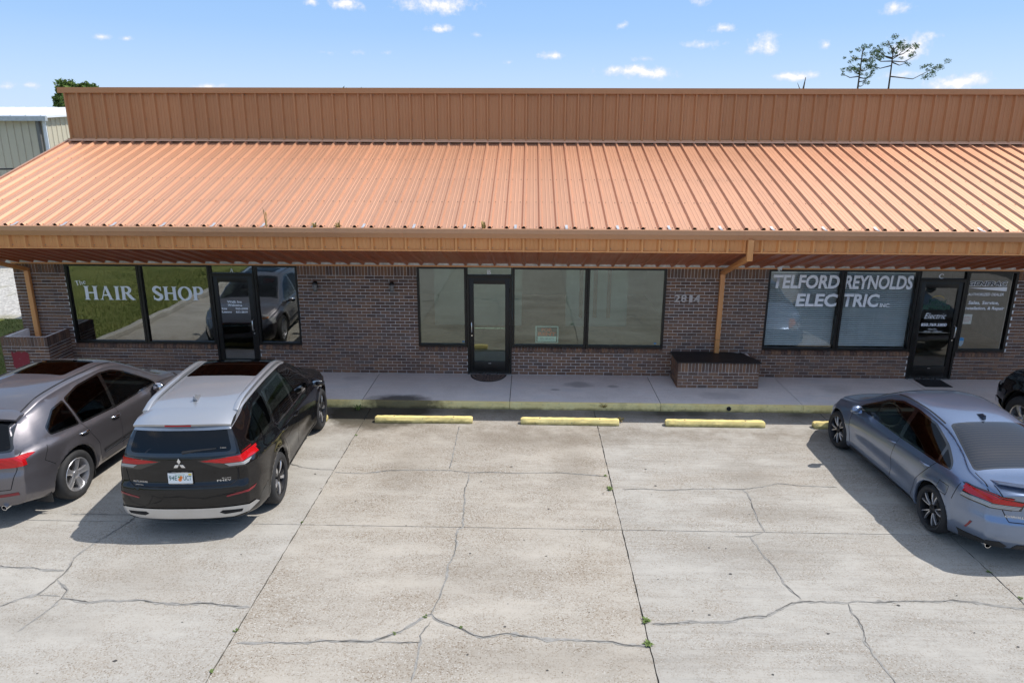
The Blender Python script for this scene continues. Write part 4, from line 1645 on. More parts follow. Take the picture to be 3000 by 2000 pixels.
def weed(x, y, z, n, h, sp, label, mat=None, group='weeds in the lot joints'):
    m = MB()
    for k in range(n):
        a = rp.uniform(0, 2 * PI)
        r0 = rp.uniform(0, sp * .35)
        bx, by = r0 * math.cos(a), r0 * math.sin(a) * 1.6
        hh = h * rp.uniform(.4, 1)
        lean = rp.uniform(.2, 1) * sp
        w_ = rp.uniform(.004, .010)
        px_, py_ = -math.sin(a) * w_, math.cos(a) * w_
        p1 = (bx + lean * .5 * math.cos(a), by + lean * .5 * math.sin(a), hh * .8)
        p2 = (bx + lean * math.cos(a), by + lean * math.sin(a), hh * rp.uniform(.6, 1.0))
        m.face([(bx - px_, by - py_, 0), (bx + px_, by + py_, 0), (p1[0] + px_ * 1.4, p1[1] + py_ * 1.4, p1[2]), (p1[0] - px_ * 1.4, p1[1] - py_ * 1.4, p1[2])])
        m.face([(p1[0] - px_ * 1.4, p1[1] - py_ * 1.4, p1[2]), (p1[0] + px_ * 1.4, p1[1] + py_ * 1.4, p1[2]), p2])
    o = m.build('weed', mat or M_WEED, fix=False)
    o.location = (x, y, z)
    tag(o, label, 'weed', group)


WL = ['green weed in the right lot joint level with the rear of the sedan front wheel', 'small weed where a fine crack meets the right lot joint', 'largest green weed tuft where the long right crack meets the joint',
      'green weed tuft nearest the bottom edge in the right lot joint', 'tiny weed in the left lot joint just below the wheel stop', 'tiny weed in the central crack right of its fork',
      'tiny weed at the fork of the central crack', 'tiny weed in the central crack left of its fork', 'weed where the left joint meets the cross joint right of the black SUV', 'tiny weed in the left lot joint above the central crack end',
      'tiny weed in the left lot joint near the bottom edge', 'tiny weed in the far right joint at the sedan shadow edge', 'tiny weed in the far right joint near the right edge']
for k, ((x, y), lb) in enumerate(zip(WEEDS, WL)):
    big = k in (0, 2, 3)
    weed(x, y, -.15, 30 if big else 9, .03 if big else .018, .06 if big else .03, lb)
weed(-3.28, -1.79, -.15, 26, .10, .14, 'leafy weed growing at the foot of the yellow kerb beside the wet stain', group='weeds along the kerb')
weed(1.74, -2.2, -.15, 22, .05, .12, 'dry brown weed lying behind the middle wheel stop end', M_DRY, 'weeds along the kerb')
weed(1.46, -1.72, -.08, 20, .10, .09, 'dry brown weed hanging over the yellow kerb', M_DRY, 'weeds along the kerb')
weed(-4.75, -1.84, 3.32, 9, .40, .05, 'tall thin dry weed sprouting from the eave gutter at the left', M_DRY, 'weeds in the eave gutter')
weed(-3.88, -1.84, 3.32, 26, .14, .09, 'low dry weed in the eave gutter beside the tall thin one', M_DRY, 'weeds in the eave gutter')
weed(-3.45, -1.84, 3.32, 20, .17, .08, 'straw-coloured weed in the gutter left of the first bright strap', M_DRY, 'weeds in the eave gutter')
weed(-.83, -1.84, 3.32, 24, .18, .08, 'yellow-green weed tuft in the gutter above the middle door', M_DRY, 'weeds in the eave gutter')

# ------------------------------------------------------------------ neighbouring metal building
nb = empty('metal_warehouse', (-20, 14, -.2))
tag(nb, 'beige metal warehouse with white roof behind the left end of the shops', 'warehouse')
M_BEIGE = metal_mat('beige_siding', (.50, .46, .35), .5, .05)
M_WROOF = simple('white_metal_roof', (.78, .80, .82), .4, .2, var=.04)
XC, YC = -19.05, 14.0     # near corner
zt_ = 5.72
def rib_wall(p0, p1, z0, z1, step=.30):
    m = MB()
    p0, p1 = Vector(p0), Vector(p1)
    d = p1 - p0
    L = d.length
    d.normalize()
    nrm = Vector((d.y, -d.x, 0))
    n = int(L / step)
    P = []
    for k in range(n):
        for (s_, h_) in ((0, 0), (.018, .03), (.05, .03), (.068, 0)):
            P.append(p0 + d * (k * step + s_) + nrm * h_)
    P.append(p1)
    for q in P:
        m.v += [(q.x, q.y, z0), (q.x, q.y, z1)]
    for k in range(len(P) - 1):
        m.f.append((2 * k, 2 * k + 2, 2 * k + 3, 2 * k + 1))
        m.m.append(0)
    return m
off = (20, -14, .2)
def nbuild(m, name, mat):
    o = m.build(name, mat, nb, fix=False)
    o.location = off
    return o
nbuild(rib_wall((-48, YC, 0), (XC, YC, 0), -.25, zt_), 'front_siding', M_BEIGE)
nbuild(rib_wall((XC, YC, 0), (XC, YC + 24, 0), -.25, zt_), 'side_siding', M_BEIGE)
m = MB()
m.box(-48, XC - .05, YC + .05, YC + 24, -.2, zt_ - .1)
nbuild(m, 'wall_core', M_BEIGE)
m = MB()
m.prism([(XC + .22, YC - .22, zt_ + .0), (XC + .22, YC + 12, zt_ + .85), (XC + .22, YC + 24.2, zt_), (XC + .22, YC + 24.2, zt_ + .06), (XC + .22, YC + 12, zt_ + .93), (XC + .22, YC - .22, zt_ + .08)], (-29.2, 0, 0))
nbuild(m, 'roof', M_WROOF)
for k in range(90):
    if k % 3:
        continue
m = MB()
for k in range(48):
    x = XC - k * .6
    m.bar((x, YC - .22, zt_ + .09), (x, YC + 12, zt_ + .94), .04, .05)
nbuild(m, 'roof_seams', M_WROOF)
nb_s = [o for o in nb.children if o.name.startswith('roof_seams')][0]
nb_s['kind'] = 'stuff'
m = MB()
m.prism([(XC, YC, zt_), (XC, YC + 12, zt_ + .85), (XC, YC + 24, zt_)], (-.05, 0, 0))
nbuild(m, 'gable_siding', M_BEIGE)
m = MB()
m.box(-48, XC + .24, YC - .34, YC - .20, zt_ - .12, zt_ + .05)
nbuild(m, 'gutter', simple('gutter_grey', (.45, .47, .48), .4, .3))
m = MB()
m.box(XC - .30, XC - .18, YC - .16, YC - .04, -.2, zt_ - .10)
nbuild(m, 'downspout', simple('downspout_dark', (.14, .14, .13), .5))
m = MB()
m.box(XC - .12, XC + .02, YC - .04, YC + .0, -.2, zt_)
nbuild(m, 'corner_trim', M_WROOF)

# overhead service cable at the left
m = MB()
pts = [(-40 + 29.2 * t, 9.0 - 4.0 * t, 4.1 + .10 * t - .9 * 4 * t * (1 - t) * .25) for t in np.linspace(0, 1, 24)]
m.tube(pts, .018, 6)
m.tube([(x, y - .03, z_ - .02 + .02 * math.sin(x * 3)) for x, y, z_ in pts], .012, 6)
tag(m.build('service_cable', M_BRONZE, smooth=60), 'black overhead cable running past the warehouse to the left gable', 'cable')

# ------------------------------------------------------------------ trees beyond the roof
def leaf_mat(name, a, b):
    m_, nt = new_mat(name)
    isl = nt.new('ShaderNodeNewGeometry').outputs['Random Per Island']
    setp(nt, base=nt.mix(isl, a, b), rough=.7, spec=.2)
    return m_


M_PINE = leaf_mat('pine_needles', (.05, .10, .025), (.17, .22, .07))
M_OAK = leaf_mat('oak_leaves', (.035, .080, .016), (.15, .20, .045))
M_BARK = simple('bark', (.10, .075, .055), .95, var=.3, nscale=10, bump=.5)


def clump(m, c, r, n, lf, rs, squash=.8):
    for _ in range(n):
        d = Vector((rs.gauss(0, 1), rs.gauss(0, 1), rs.gauss(0, 1))).normalized() * r * rs.random() ** .45
        d.z *= squash
        p = Vector(c) + d
        u = Vector((rs.gauss(0, 1), rs.gauss(0, 1), rs.gauss(0, .7))).normalized()
        v = u.cross(Vector((rs.gauss(0, 1), rs.gauss(0, 1), rs.gauss(0, 1)))).normalized()
        s_ = lf * rs.uniform(.6, 1.3)
        m.face([p - u * s_, p + v * s_ * .32, p + u * s_, p - v * s_ * .32])


def tree(name, base, trunk, limbs, clumps, label, leafm, lf, seed, rad=.16, group=None, cat='tree', squash=.8, dens=60):
    """trunk: list of offsets; limbs: list of point lists; clumps: (x, y, z, r)"""
    rs = random.Random(seed)
    t = empty(name, base)
    tag(t, label, cat, group)
    m = MB()
    n = len(trunk)
    m.tube(trunk, [rad * (1 - .78 * k / (n - 1)) for k in range(n)], 9)
    tr = m.build('trunk', M_BARK, t, smooth=60)
    for L in limbs:
        m = MB()
        m.tube(L, [rad * .32 * (1 - .7 * k / (len(L) - 1)) for k in range(len(L))], 6)
        m.build('limb', M_BARK, t, smooth=60)
    if clumps:
        m = MB()
        for (x, y, z_, r) in clumps:
            clump(m, (x, y, z_), r, int(dens * (r / .5) ** 2) + 8, lf, rs, squash)
        m.build('crown', leafm, t, fix=False)
    return t


def pine(name, bx, by, dz, top, label, seed, shape):
    rs = random.Random(seed)
    bend = rs.uniform(-.25, .25)
    trunk = [(bend * math.sin(z_ / top * 2.2), 0, z_) for z_ in np.linspace(0, top, 9)]
    limbs, cl = [], []
    for (z0, dx, dy, zz, rr, n) in shape:
        x0 = bend * math.sin(z0 / top * 2.2)
        p0 = Vector((x0, 0, z0))
        p1 = Vector((x0 + dx, dy, zz))
        mid = p0.lerp(p1, .5) + Vector((0, 0, -.15 * abs(dx)))
        limbs.append([p0, mid, p1])
        for _ in range(n):
            f = rs.uniform(.70, 1.06)
            q = p0.lerp(p1, f)
            cl.append((q.x + rs.gauss(0, .38), q.y + rs.gauss(0, .45), q.z + rs.gauss(0, .30), rr * rs.uniform(.35, .8)))
    tree(name, (bx, by, dz), trunk, limbs, cl, label, M_PINE, .10, seed, .20, 'pines behind the building', dens=105)


# heights are above the local ground at -0.3
pine('pine_tree', 32.3, 60, -.3, 14.1, 'slim pine rising above the roof, left of the two pines', 21,
     [(13.9, .2, 0, 14.2, .45, 4), (13.2, -1.0, .3, 13.5, .45, 4), (13.0, .9, -.3, 13.4, .45, 4), (12.4, -1.2, -.4, 12.5, .5, 5), (12.2, 1.2, .4, 12.5, .5, 5), (11.8, -.5, .6, 12.3, .5, 4),
      (11.6, -1.7, .2, 11.9, .42, 4), (11.5, 1.4, .2, 11.7, .5, 5), (11.1, .5, -.5, 11.3, .4, 3), (10.7, .7, .3, 10.9, .25, 2), (12.9, .3, .5, 13.1, .5, 4)])
pine('pine_tree', 34.9, 60, -.3, 14.3, 'taller flat-crowned pine with one long low right limb above the roof', 22,
     [(14.0, -.6, .2, 14.9, .5, 5), (14.0, .5, -.3, 14.8, .5, 5), (13.3, -1.6, .3, 14.2, .5, 5), (13.4, 1.9, -.2, 14.5, .5, 5), (13.0, 2.4, .2, 13.6, .45, 4), (13.0, -2.3, -.3, 13.6, .5, 5),
      (12.6, -2.0, .3, 12.7, .4, 4), (12.9, 1.7, .4, 12.9, .35, 3), (13.6, 0, .5, 14.3, .5, 4), (11.6, 4.6, .3, 12.55, .55, 12), (13.2, 1.1, .3, 14.1, .45, 4), (13.2, -1.0, .3, 13.8, .45, 4)])
# dead snag
t = empty('dead_snag', (26.8, 60, -.3))
tag(t, 'bare forked dead tree top just above the roof line left of the pines', 'dead tree')
m = MB()
m.tube([(0, 0, 0), (.05, 0, 6), (.0, 0, 10.2), (.15, 0, 11.5)], [.2, .15, .10, .03], 8)
m.build('trunk', M_BARK, t, smooth=60)
for q in ([(.0, 0, 10.1), (-.35, 0, 10.5), (-.6, 0, 11.0)], [(0, 0, 10.0), (.3, .1, 10.25), (.45, .1, 10.35)]):
    m = MB()
    m.tube(q, [.06, .04, .015], 6)
    m.build('limb', M_BARK, t, smooth=60)
m = MB()
rs_ = random.Random(9)
for (x, z_) in ((.55, 10.15), (-.35, 10.15), (1.0, 10.05)):
    clump(m, (x, 0, z_), .28, 30, .11, rs_)
m.build('crown', M_PINE, t, fix=False)
# broadleaf tree at the left
rs_ = random.Random(31)
cl = []
for k in range(130):
    a = rs_.uniform(0, 2 * PI)
    r = 1.75 * rs_.random() ** .5
    z_ = rs_.uniform(5.6, 9.0)
    k_ = (1 - (abs(z_ - 7.0) / 3.6) ** 2)
    cl.append((r * math.cos(a) * max(.3, k_), r * math.sin(a) * max(.3, k_), z_ + .3, rs_.uniform(.24, .46)))
limbs = [[(0, 0, 4.0), (x * .5, y * .5, 5.6), (x, y, 7.6)] for x, y in ((1.2, .4), (-1.2, -.3), (.3, 1.2), (-.4, -1.2), (1.0, -1.0))]
tree('oak_tree', (-33.4, 40, -.3), [(0, 0, 0), (.1, 0, 2), (0, 0, 4), (-.1, 0, 6), (.1, 0, 8.5)], limbs, cl, 'leafy green tree top behind the left end of the parapet', M_OAK, .17, 31, .28, dens=120)
cl = [(rs_.gauss(0, .5), rs_.gauss(0, .5), 7.6 + rs_.gauss(0, .3), .5) for _ in range(10)]
tree('oak_tree', (-13.6, 42, -.3), [(0, 0, 0), (0, 0, 4), (0, 0, 7.6)], [[(0, 0, 5), (.4, 0, 6.4), (.6, 0, 7.4)]], [(a, b, c + .62, d) for a, b, c, d in cl], 'tiny green tree tip showing over the middle of the parapet', M_OAK, .14, 32, .2, dens=90)
# ------------------------------------------------------------------ vehicles
def paint_mat(name, base, metal=.55, rough=.32, flake=.12, dust=(.35, .33, .30), dust_amt=.10, spec=.5):
    m, nt = new_mat(name)
    p = nt.obj()
    fl = nt.noise(p, 900, 1)
    c = nt.mix(nt.mapr(fl, .35, .65), tuple(x * (1 - flake) for x in base), tuple(x * (1 + flake) for x in base))
    n1 = nt.noise(p, 3.0, 6, .65)
    z = nt.sep(p)[2]
    low = nt.mapr(z, .25, .75, 1.0, 0.35)
    d = nt.math('MULTIPLY', nt.math('MULTIPLY', nt.mapr(n1, .38, .68), low), dust_amt)
    c = nt.mix(d, c, dust)
    setp(nt, spec=spec, base=c, metal=metal, rough=nt.math('ADD', rough, nt.math('MULTIPLY', d, 1.2)), coat=nt.math('SUBTRACT', 1.0, nt.math('MULTIPLY', d, 2.0)),
         coat_rough=nt.mapr(n1, .3, .8, .015, .07), normal=nt.bump(nt.noise(p, 5.0, 2), .035, .02))
    return m


M_RUB = simple('tyre_rubber', (.022, .022, .023), .75, var=.25, nscale=14, bump=.2, bscale=120)
M_BLKPL = simple('black_plastic', (.018, .018, .019), .45, var=.2)
M_GAP = simple('panel_gap', (.006, .006, .007), .8)
M_WELL = simple('wheel_well', (.012, .012, .013), .9)
M_CHROME = simple('chrome', (.75, .75, .77), .12, 1.0, var=.04)
M_ALLOY = simple('alloy_silver', (.60, .60, .62), .30, .85, var=.06)
M_ALLOYD = simple('alloy_dark', (.03, .03, .033), .35, .6, var=.1)
M_SEAT = simple('seat_cloth', (.10, .095, .09), .9, var=.15)
M_SEATL = simple('seat_leather_pale', (.30, .28, .25), .6, var=.1)
M_DASH = simple('dash_plastic', (.025, .025, .027), .6)
M_SILVER = simple('silver_trim', (.55, .56, .57), .35, .8, var=.04)
M_PLATEW = simple('plate_white', (.78, .80, .80), .4, var=.03)
M_LETTER = simple('badge_letter', (.72, .73, .75), .2, .9, var=.03)
M_GLASS_DARK = glass_mat('privacy_glass', (.03, .033, .04), .04, edge=.45)
M_GLASS_CAR = glass_mat('car_glass', (.34, .39, .38), .05)


def lamp_mat(name, base, rough=.12):
    m, nt = new_mat(name)
    p = nt.obj()
    w = nt.new('ShaderNodeTexWave', wave_type='BANDS', bands_direction='Z')
    nt.put(w.inputs['Vector'], p)
    w.inputs['Scale'].default_value = 18
    w.inputs['Distortion'].default_value = 1.2
    c = nt.mix(nt.mapr(w.outputs['Fac'], .2, .8), tuple(x * .45 for x in base), base)
    setp(nt, base=c, rough=rough, coat=.4, coat_rough=.02, spec=.4)
    return m


M_RED = lamp_mat('tail_red', (.60, .008, .012))
M_REDDK = lamp_mat('reflector_red', (.28, .02, .03), .3)
M_CLEAR = lamp_mat('lamp_clear', (.42, .42, .42))
M_AMBER = lamp_mat('lamp_amber', (.75, .24, .03))


def rpoly(pts, r=.03, n=4):
    """convex polygon with rounded corners"""
    out = []
    k = len(pts)
    for i in range(k):
        p = np.array(pts[i], float)
        a = np.array(pts[i - 1], float)
        b = np.array(pts[(i + 1) % k], float)
        rr = r[i] if hasattr(r, '__len__') else r
        if rr <= 0:
            out.append(tuple(p))
            continue
        da, db = (a - p), (b - p)
        la, lb = np.linalg.norm(da), np.linalg.norm(db)
        t = min(rr, la * .45, lb * .45)
        A, B = p + da / la * t, p + db / lb * t
        for j in range(n + 1):
            s = j / n
            out.append(tuple((1 - s) ** 2 * A + 2 * s * (1 - s) * p + s * s * B))
    return out


def offset_poly(pts, d):
    c = np.mean(np.array(pts, float), 0)
    k = len(pts)
    out = []
    area = sum(pts[i][0] * pts[(i + 1) % k][1] - pts[(i + 1) % k][0] * pts[i][1] for i in range(k))
    sg = 1 if area > 0 else -1
    for i in range(k):
        a, p, b = (np.array(pts[j % k], float) for j in (i - 1, i, i + 1))
        e1 = (p - a) / np.linalg.norm(p - a)
        e2 = (b - p) / np.linalg.norm(b - p)
        n1 = np.array([e1[1], -e1[0]]) * sg
        n2 = np.array([e2[1], -e2[0]]) * sg
        nn = n1 + n2
        out.append(tuple(p + nn * d / max(.35, (1 + n1 @ n2))))
    return out


def strip(p0, p1, w):
    p0, p1 = np.array(p0, float), np.array(p1, float)
    d = (p1 - p0) / np.linalg.norm(p1 - p0)
    n = np.array([-d[1], d[0]]) * w / 2
    return [tuple(p0 + n), tuple(p0 - n), tuple(p1 - n), tuple(p1 + n)]


class Shell:
    """lofted vehicle body that can be cut into panels, panes and lamps"""

    def __init__(self, sp, NU=86):
        self.sp = sp
        F = {k: pchip(*zip(*sp[k])) for k in ('zt', 'zr', 'wr', 'zbelt', 'wb', 'w', 'zb', 'zm', 'warpR', 'warpF')}
        self.F = F
        yR, yF = sp['yR'], sp['yF']
        us = np.linspace(-1, 1, NU)
        us = np.sign(us) * (1 - (1 - np.abs(us)) ** 1.25)
        st = [(yR + yF) / 2 + (yF - yR) / 2 * u for u in us]
        bm = bmesh.new()
        rings = []
        nexp = sp.get('nexp', 2.7)

        def warp(s, x, z):
            g1 = sstep(yR + sp.get('warp_len', 1.0), yR, s)
            g2 = sstep(yF - sp.get('warp_len_f', .7), yF, s)
            wm = max(.3, F['w'](0))
            y = s
            if g1 > 0:
                y += g1 * (F['warpR'](z) + sp['bowR'] * (abs(x) / wm) ** 2.6)
            if g2 > 0:
                y -= g2 * (F['warpF'](z) + sp['bowF'] * (abs(x) / wm) ** 2.4)
            return y

        def profile(s):
            w, wb, wr = F['w'](s), F['wb'](s), F['wr'](s)
            zb, zm, zbl, zr, zt = F['zb'](s), F['zm'](s), F['zbelt'](s), F['zr'](s), F['zt'](s)
            P = []
            for x in np.linspace(0, w * .82, 5)[:-1]:
                P.append((x, zb))
            sh = sp.get('shoulder', .985)
            ctrl = [(w * .82, zb), (w * .93, zb + .025), (w * .982, zb + .13), (w, zm), (w * sh, zm + (zbl - zm) * .72), (wb, zbl)]
            tt = [0, .1, .25, .52, .82, 1]
            fx, fz = pchip(tt, [c[0] for c in ctrl]), pchip(tt, [c[1] for c in ctrl])
            for t in np.linspace(0, 1, 22)[:-1]:
                x, z = fx(t), fz(t)
                for (ya, za, ra) in sp['arches']:
                    d = math.hypot(s - ya, z - za)
                    x += sp.get('flare', .022) * math.exp(-((d - ra) / .07) ** 2) * (1 if d > ra * .6 else .5)
                mid = math.exp(-((s - .05) / 1.0) ** 4)
                x -= sp.get('door_in', .02) * mid * math.exp(-((z - sp.get('door_z', .48)) / .11) ** 2)
                P.append((x, z))
            for t in np.linspace(0, 1, 10)[:-1]:
                P.append((wb + (wr - wb) * t + .018 * math.sin(PI * t), zbl + (zr - zbl) * t))
            for t in np.linspace(0, PI / 2, 18):
                c, sn = max(0, math.cos(t)), math.sin(t)
                P.append((wr * c ** (2 / nexp), zr + (zt - zr) * sn ** (2 / nexp)))
            P[-1] = (0.0, zt)
            return P
        prof = [profile(s) for s in st]
        NV = len(prof[0])
        for s, P in zip(st, prof):
            ring = []
            for (x, z) in P:
                ring.append(bm.verts.new((x, warp(s, x, z), z)))
            for (x, z) in reversed(P[1:-1]):
                ring.append(bm.verts.new((-x, warp(s, x, z), z)))
            rings.append(ring)
        n = len(rings[0])
        for a, b in zip(rings, rings[1:]):
            for i in range(n):
                j = (i + 1) % n
                bm.faces.new((a[i], a[j], b[j], b[i]))
        # end caps as grids of rows
        for s, P, flip in ((st[0], prof[0], 0), (st[-1], prof[-1], 1)):
            rows = []
            for (x, z) in P[4:]:
                cols = []
                for t in np.linspace(-1, 1, 41):
                    xx = x * t
                    cols.append(bm.verts.new((xx, warp(s, xx, z), z)))
                rows.append(cols)
            for a, b in zip(rows, rows[1:]):
                for i in range(40):
                    q = (a[i], a[i + 1], b[i + 1], b[i])
                    try:
                        bm.faces.new(q if not flip else q[::-1])
                    except ValueError:
                        pass
        bmesh.ops.remove_doubles(bm, verts=bm.verts, dist=2e-4)
        bmesh.ops.dissolve_degenerate(bm, dist=1e-5, edges=bm.edges)
        bmesh.ops.recalc_face_normals(bm, faces=bm.faces)
        bm.normal_update()
        self.bm = bm
        self.lay = bm.faces.layers.int.new('pid')
        self.pids = {0: None}
        from mathutils.bvhtree import BVHTree
        self.bvh = BVHTree.FromBMesh(bm)

    def hit(self, o, d):
        loc, no, i, dist = self.bvh.ray_cast(Vector(o), Vector(d).normalized())
        return (loc, no) if loc else (Vector(o), Vector(d))

    def pid(self, key):
        k = len(self.pids)
        self.pids[k] = key
        return k

    def cut(self, poly, view, key=None, side=1, over=(0,), lim=None, pid=None, nmin=.2):
        bm, lay = self.bm, self.lay
        k = len(poly)
        if sum(poly[i][0] * poly[(i + 1) % k][1] - poly[(i + 1) % k][0] * poly[i][1] for i in range(k)) < 0:
            poly = poly[::-1]
        lo = np.min(np.array(poly), 0) - .08
        hi = np.max(np.array(poly), 0) + .08
        if view == 'side':
            c2 = lambda p: (p.y, p.z)
            ok = lambda f, c: c.x * side > .15 and f.normal.x * side > nmin
            mk = lambda n: Vector((0, n[0], n[1]))
            pt = lambda p: Vector((0, p[0], p[1]))
        elif view in ('rear', 'front'):
            sg = -1 if view == 'rear' else 1
            c2 = lambda p: (p.x, p.z)
            ok = lambda f, c: f.normal.y * sg > nmin and c.y * sg > 1.78
            mk = lambda n: Vector((n[0], 0, n[1]))
            pt = lambda p: Vector((p[0], 0, p[1]))
        elif view == 'top':
            c2 = lambda p: (p.x, p.y)
            ok = lambda f, c: f.normal.z > nmin
            mk = lambda n: Vector((n[0], n[1], 0))
            pt = lambda p: Vector((p[0], p[1], 0))
        elif view == 'well':
            c2 = lambda p: (p.y, p.z)
            ok = lambda f, c: c.x * side > .5
            mk = lambda n: Vector((0, n[0], n[1]))
            pt = lambda p: Vector((0, p[0], p[1]))
        cand = []
        for f in bm.faces:
            if f[lay] not in over:
                continue
            c = f.calc_center_median()
            a = c2(c)
            if lo[0] <= a[0] <= hi[0] and lo[1] <= a[1] <= hi[1] and ok(f, c) and (lim is None or lim(c)):
                cand.append(f)
        for i in range(len(poly)):
            a, b = poly[i], poly[(i + 1) % len(poly)]
            dx, dy = b[0] - a[0], b[1] - a[1]
            L = math.hypot(dx, dy)
            if L < 1e-6:
                continue
            no = mk((dy / L, -dx / L))
            co = pt(a)
            geom = set(cand)
            for f in cand:
                geom.update(f.edges)
                geom.update(f.verts)
            r = bmesh.ops.bisect_plane(bm, geom=list(geom), dist=1e-6, plane_co=co, plane_no=no)
            cand = [g for g in r['geom'] if isinstance(g, bmesh.types.BMFace) and (g.calc_center_median() - co).dot(no) < 0]
        if pid is None:
            pid = self.pid(key)
        for f in cand:
            f[lay] = pid
        return pid, cand

    def arch(self, yc, zc, ra, side):
        poly = [(yc + ra * math.cos(2 * PI * i / 30), zc + ra * math.sin(2 * PI * i / 30)) for i in range(30)]
        _, fs = self.cut(poly, 'well', 'arch', side)
        bmesh.ops.delete(self.bm, geom=fs, context='FACES')
        ed = [e for e in self.bm.edges if e.is_boundary and all(abs(math.hypot(v.co.y - yc, v.co.z - zc) - ra) < ra * .02 and v.co.x * side > .5 for v in e.verts)]
        r = bmesh.ops.extrude_edge_only(self.bm, edges=ed)
        for g in r['geom']:
            if isinstance(g, bmesh.types.BMVert):
                g.co.x -= side * .05
        self.bm.normal_update()

    def split(self, root, mats, body_mat):
        """separate every cut region into an object of its own under root"""
        bm, lay = self.bm, self.lay
        bm.normal_update()
        groups = {}
        for f in bm.faces:
            groups.setdefault(f[lay], []).append(f)
        made = {}
        keyed = {}
        for pid, fs in groups.items():
            keyed.setdefault(self.pids[pid] if pid else ('body', 'body', 0.0), []).extend(fs)
        for key, fs in keyed.items():
            name, mk, off = key[0], key[1], key[2]
            idx, vs, no, faces = {}, [], [], []
            for f in fs:
                q = []
                for v in f.verts:
                    if v not in idx:
                        idx[v] = len(vs)
                        vs.append(tuple(v.co + v.normal * off))
                        no.append(tuple(v.normal))
                    q.append(idx[v])
                faces.append(q)
            me = bpy.data.meshes.new(name)
            me.from_pydata(vs, [], faces)
            me.polygons.foreach_set('use_smooth', [True] * len(faces))
            me.normals_split_custom_set_from_vertices(no)
            me.update()
            m = body_mat if mk == 'body' else mats[mk]
            made[key] = link_mesh(name, me, m, root)
        bm.free()
        return made


def make_wheel(parent, x, y, r, rim, tw, style, side, spin=0.0):
    """tyre with rim, spokes and hub as its children; axis along x, outer face towards side"""
    hw = tw / 2
    t = MB()
    prof = [(rim - .012, -hw + .01), (rim + .004, -hw - .004), (rim + .03, -hw - .012), ((rim + r) / 2, -hw - .016), (r - .03, -hw - .006),
            (r - .010, -hw + .014), (r - .002, -hw + .04), (r, 0), (r - .002, hw - .04), (r - .010, hw - .014), (r - .03, hw + .006),
            ((rim + r) / 2, hw + .016), (rim + .03, hw + .012), (rim + .004, hw + .004), (rim - .012, hw - .01)]
    t.lathe(prof, 48)
    for g in (-.045, 0, .045):
        pass
    M = Matrix.Rotation(side * PI / 2, 4, 'Y')
    M = Matrix.Translation((x, y, r)) @ M @ Matrix.Rotation(spin, 4, 'Z')

    def fin(mb, name, mat, par, smooth=40, bevel=0.0):
        me = mb.mesh(name, True, bevel)
        o = link_mesh(name, me, mat, par, smooth)
        return o
    w = fin(t, 'wheel', M_RUB, parent, 50)
    w.matrix_local = M
    rm = MB()
    rm.lathe([(rim, hw - .002), (rim - .006, hw + .004), (rim - .018, hw - .002), (rim - .024, hw - .03), (rim - .05, -hw * .2), (rim - .05, -hw + .02), (rim - .012, -hw + .01)], 48)
    fin(rm, 'rim', M_ALLOYD if style == 'dark_twin' or style == 'multi' else M_ALLOY, w, 50)
    bk = MB()
    bk.lathe([(0.001, 0.0), (rim * .68, 0.0), (rim * .68, -.02), (0.001, -.02)], 32)
    fin(bk, 'brake_disc', simple('brake_disc', (.10, .10, .10), .4, .8) if 'brake_disc' not in bpy.data.materials else bpy.data.materials['brake_disc'], w, 40)
    zf = hw - .012

    def spoke(a0, a1, w0, w1, z0, z1, th, mat, r0=.05, r1=rim - .012):
        s = MB()
        d0 = Vector((math.cos(a0), math.sin(a0), 0))
        d1 = Vector((math.cos(a1), math.sin(a1), 0))
        p0, p1 = d0 * r0, d1 * r1
        n = (p1 - p0).normalized()
        t_ = Vector((-n.y, n.x, 0))
        secs = []
        for k in range(5):
            u = k / 4
            p = p0.lerp(p1, u)
            ww = w0 + (w1 - w0) * u
            if style == 'five':
                ww *= 1 - .30 * math.sin(PI * u) * (1 - u * .3)
            z = z0 + (z1 - z0) * u + .012 * math.sin(PI * u)
            secs.append([p + t_ * ww / 2 + Vector((0, 0, z - th * .25)), p + t_ * ww * .32 + Vector((0, 0, z)), p - t_ * ww * .32 + Vector((0, 0, z)),
                         p - t_ * ww / 2 + Vector((0, 0, z - th * .25)), p - t_ * ww / 2 + Vector((0, 0, z - th)), p + t_ * ww / 2 + Vector((0, 0, z - th))])
        i = len(s.v)
        for q in secs:
            s.v.extend([tuple(a) for a in q])
        for k in range(4):
            for j in range(6):
                j2 = (j + 1) % 6
                s.f.append((i + k * 6 + j, i + k * 6 + j2, i + (k + 1) * 6 + j2, i + (k + 1) * 6 + j))
                s.m.append(0)
        s.f.append(tuple(i + j for j in range(6)))
        s.f.append(tuple(i + 24 + j for j in reversed(range(6))))
        s.m += [0, 0]
        fin(s, 'spoke', mat, w, 35)
    if style == 'five':
        for k in range(5):
            a = 2 * PI * k / 5
            spoke(a, a, .085, .125, zf - .02, zf - .004, .04, M_ALLOY, .045)
    elif style == 'dark_twin':
        for k in range(5):
            a = 2 * PI * k / 5
            for dlt, mm in ((-.19, M_ALLOY), (.19, M_ALLOYD)):
                spoke(a + dlt * .35, a + dlt, .045, .062, zf - .018, zf - .004, .035, mm)
    else:
        for k in range(5):
            a = 2 * PI * k / 5
            for dlt in (-.24, .24):
                spoke(a + dlt * .25, a + dlt, .016, .019, zf - .018, zf - .004, .03, M_ALLOY)
            spoke(a, a, .03, .035, zf - .026, zf - .022, .02, M_ALLOYD)
    hb = MB()
    hb.lathe([(0.001, zf + .004), (.026, zf + .003), (.034, zf - .004), (.06, zf - .012), (.062, zf - .05)], 20)
    fin(hb, 'hub_cap', M_ALLOYD if style != 'five' else M_ALLOY, w, 40)
    return w


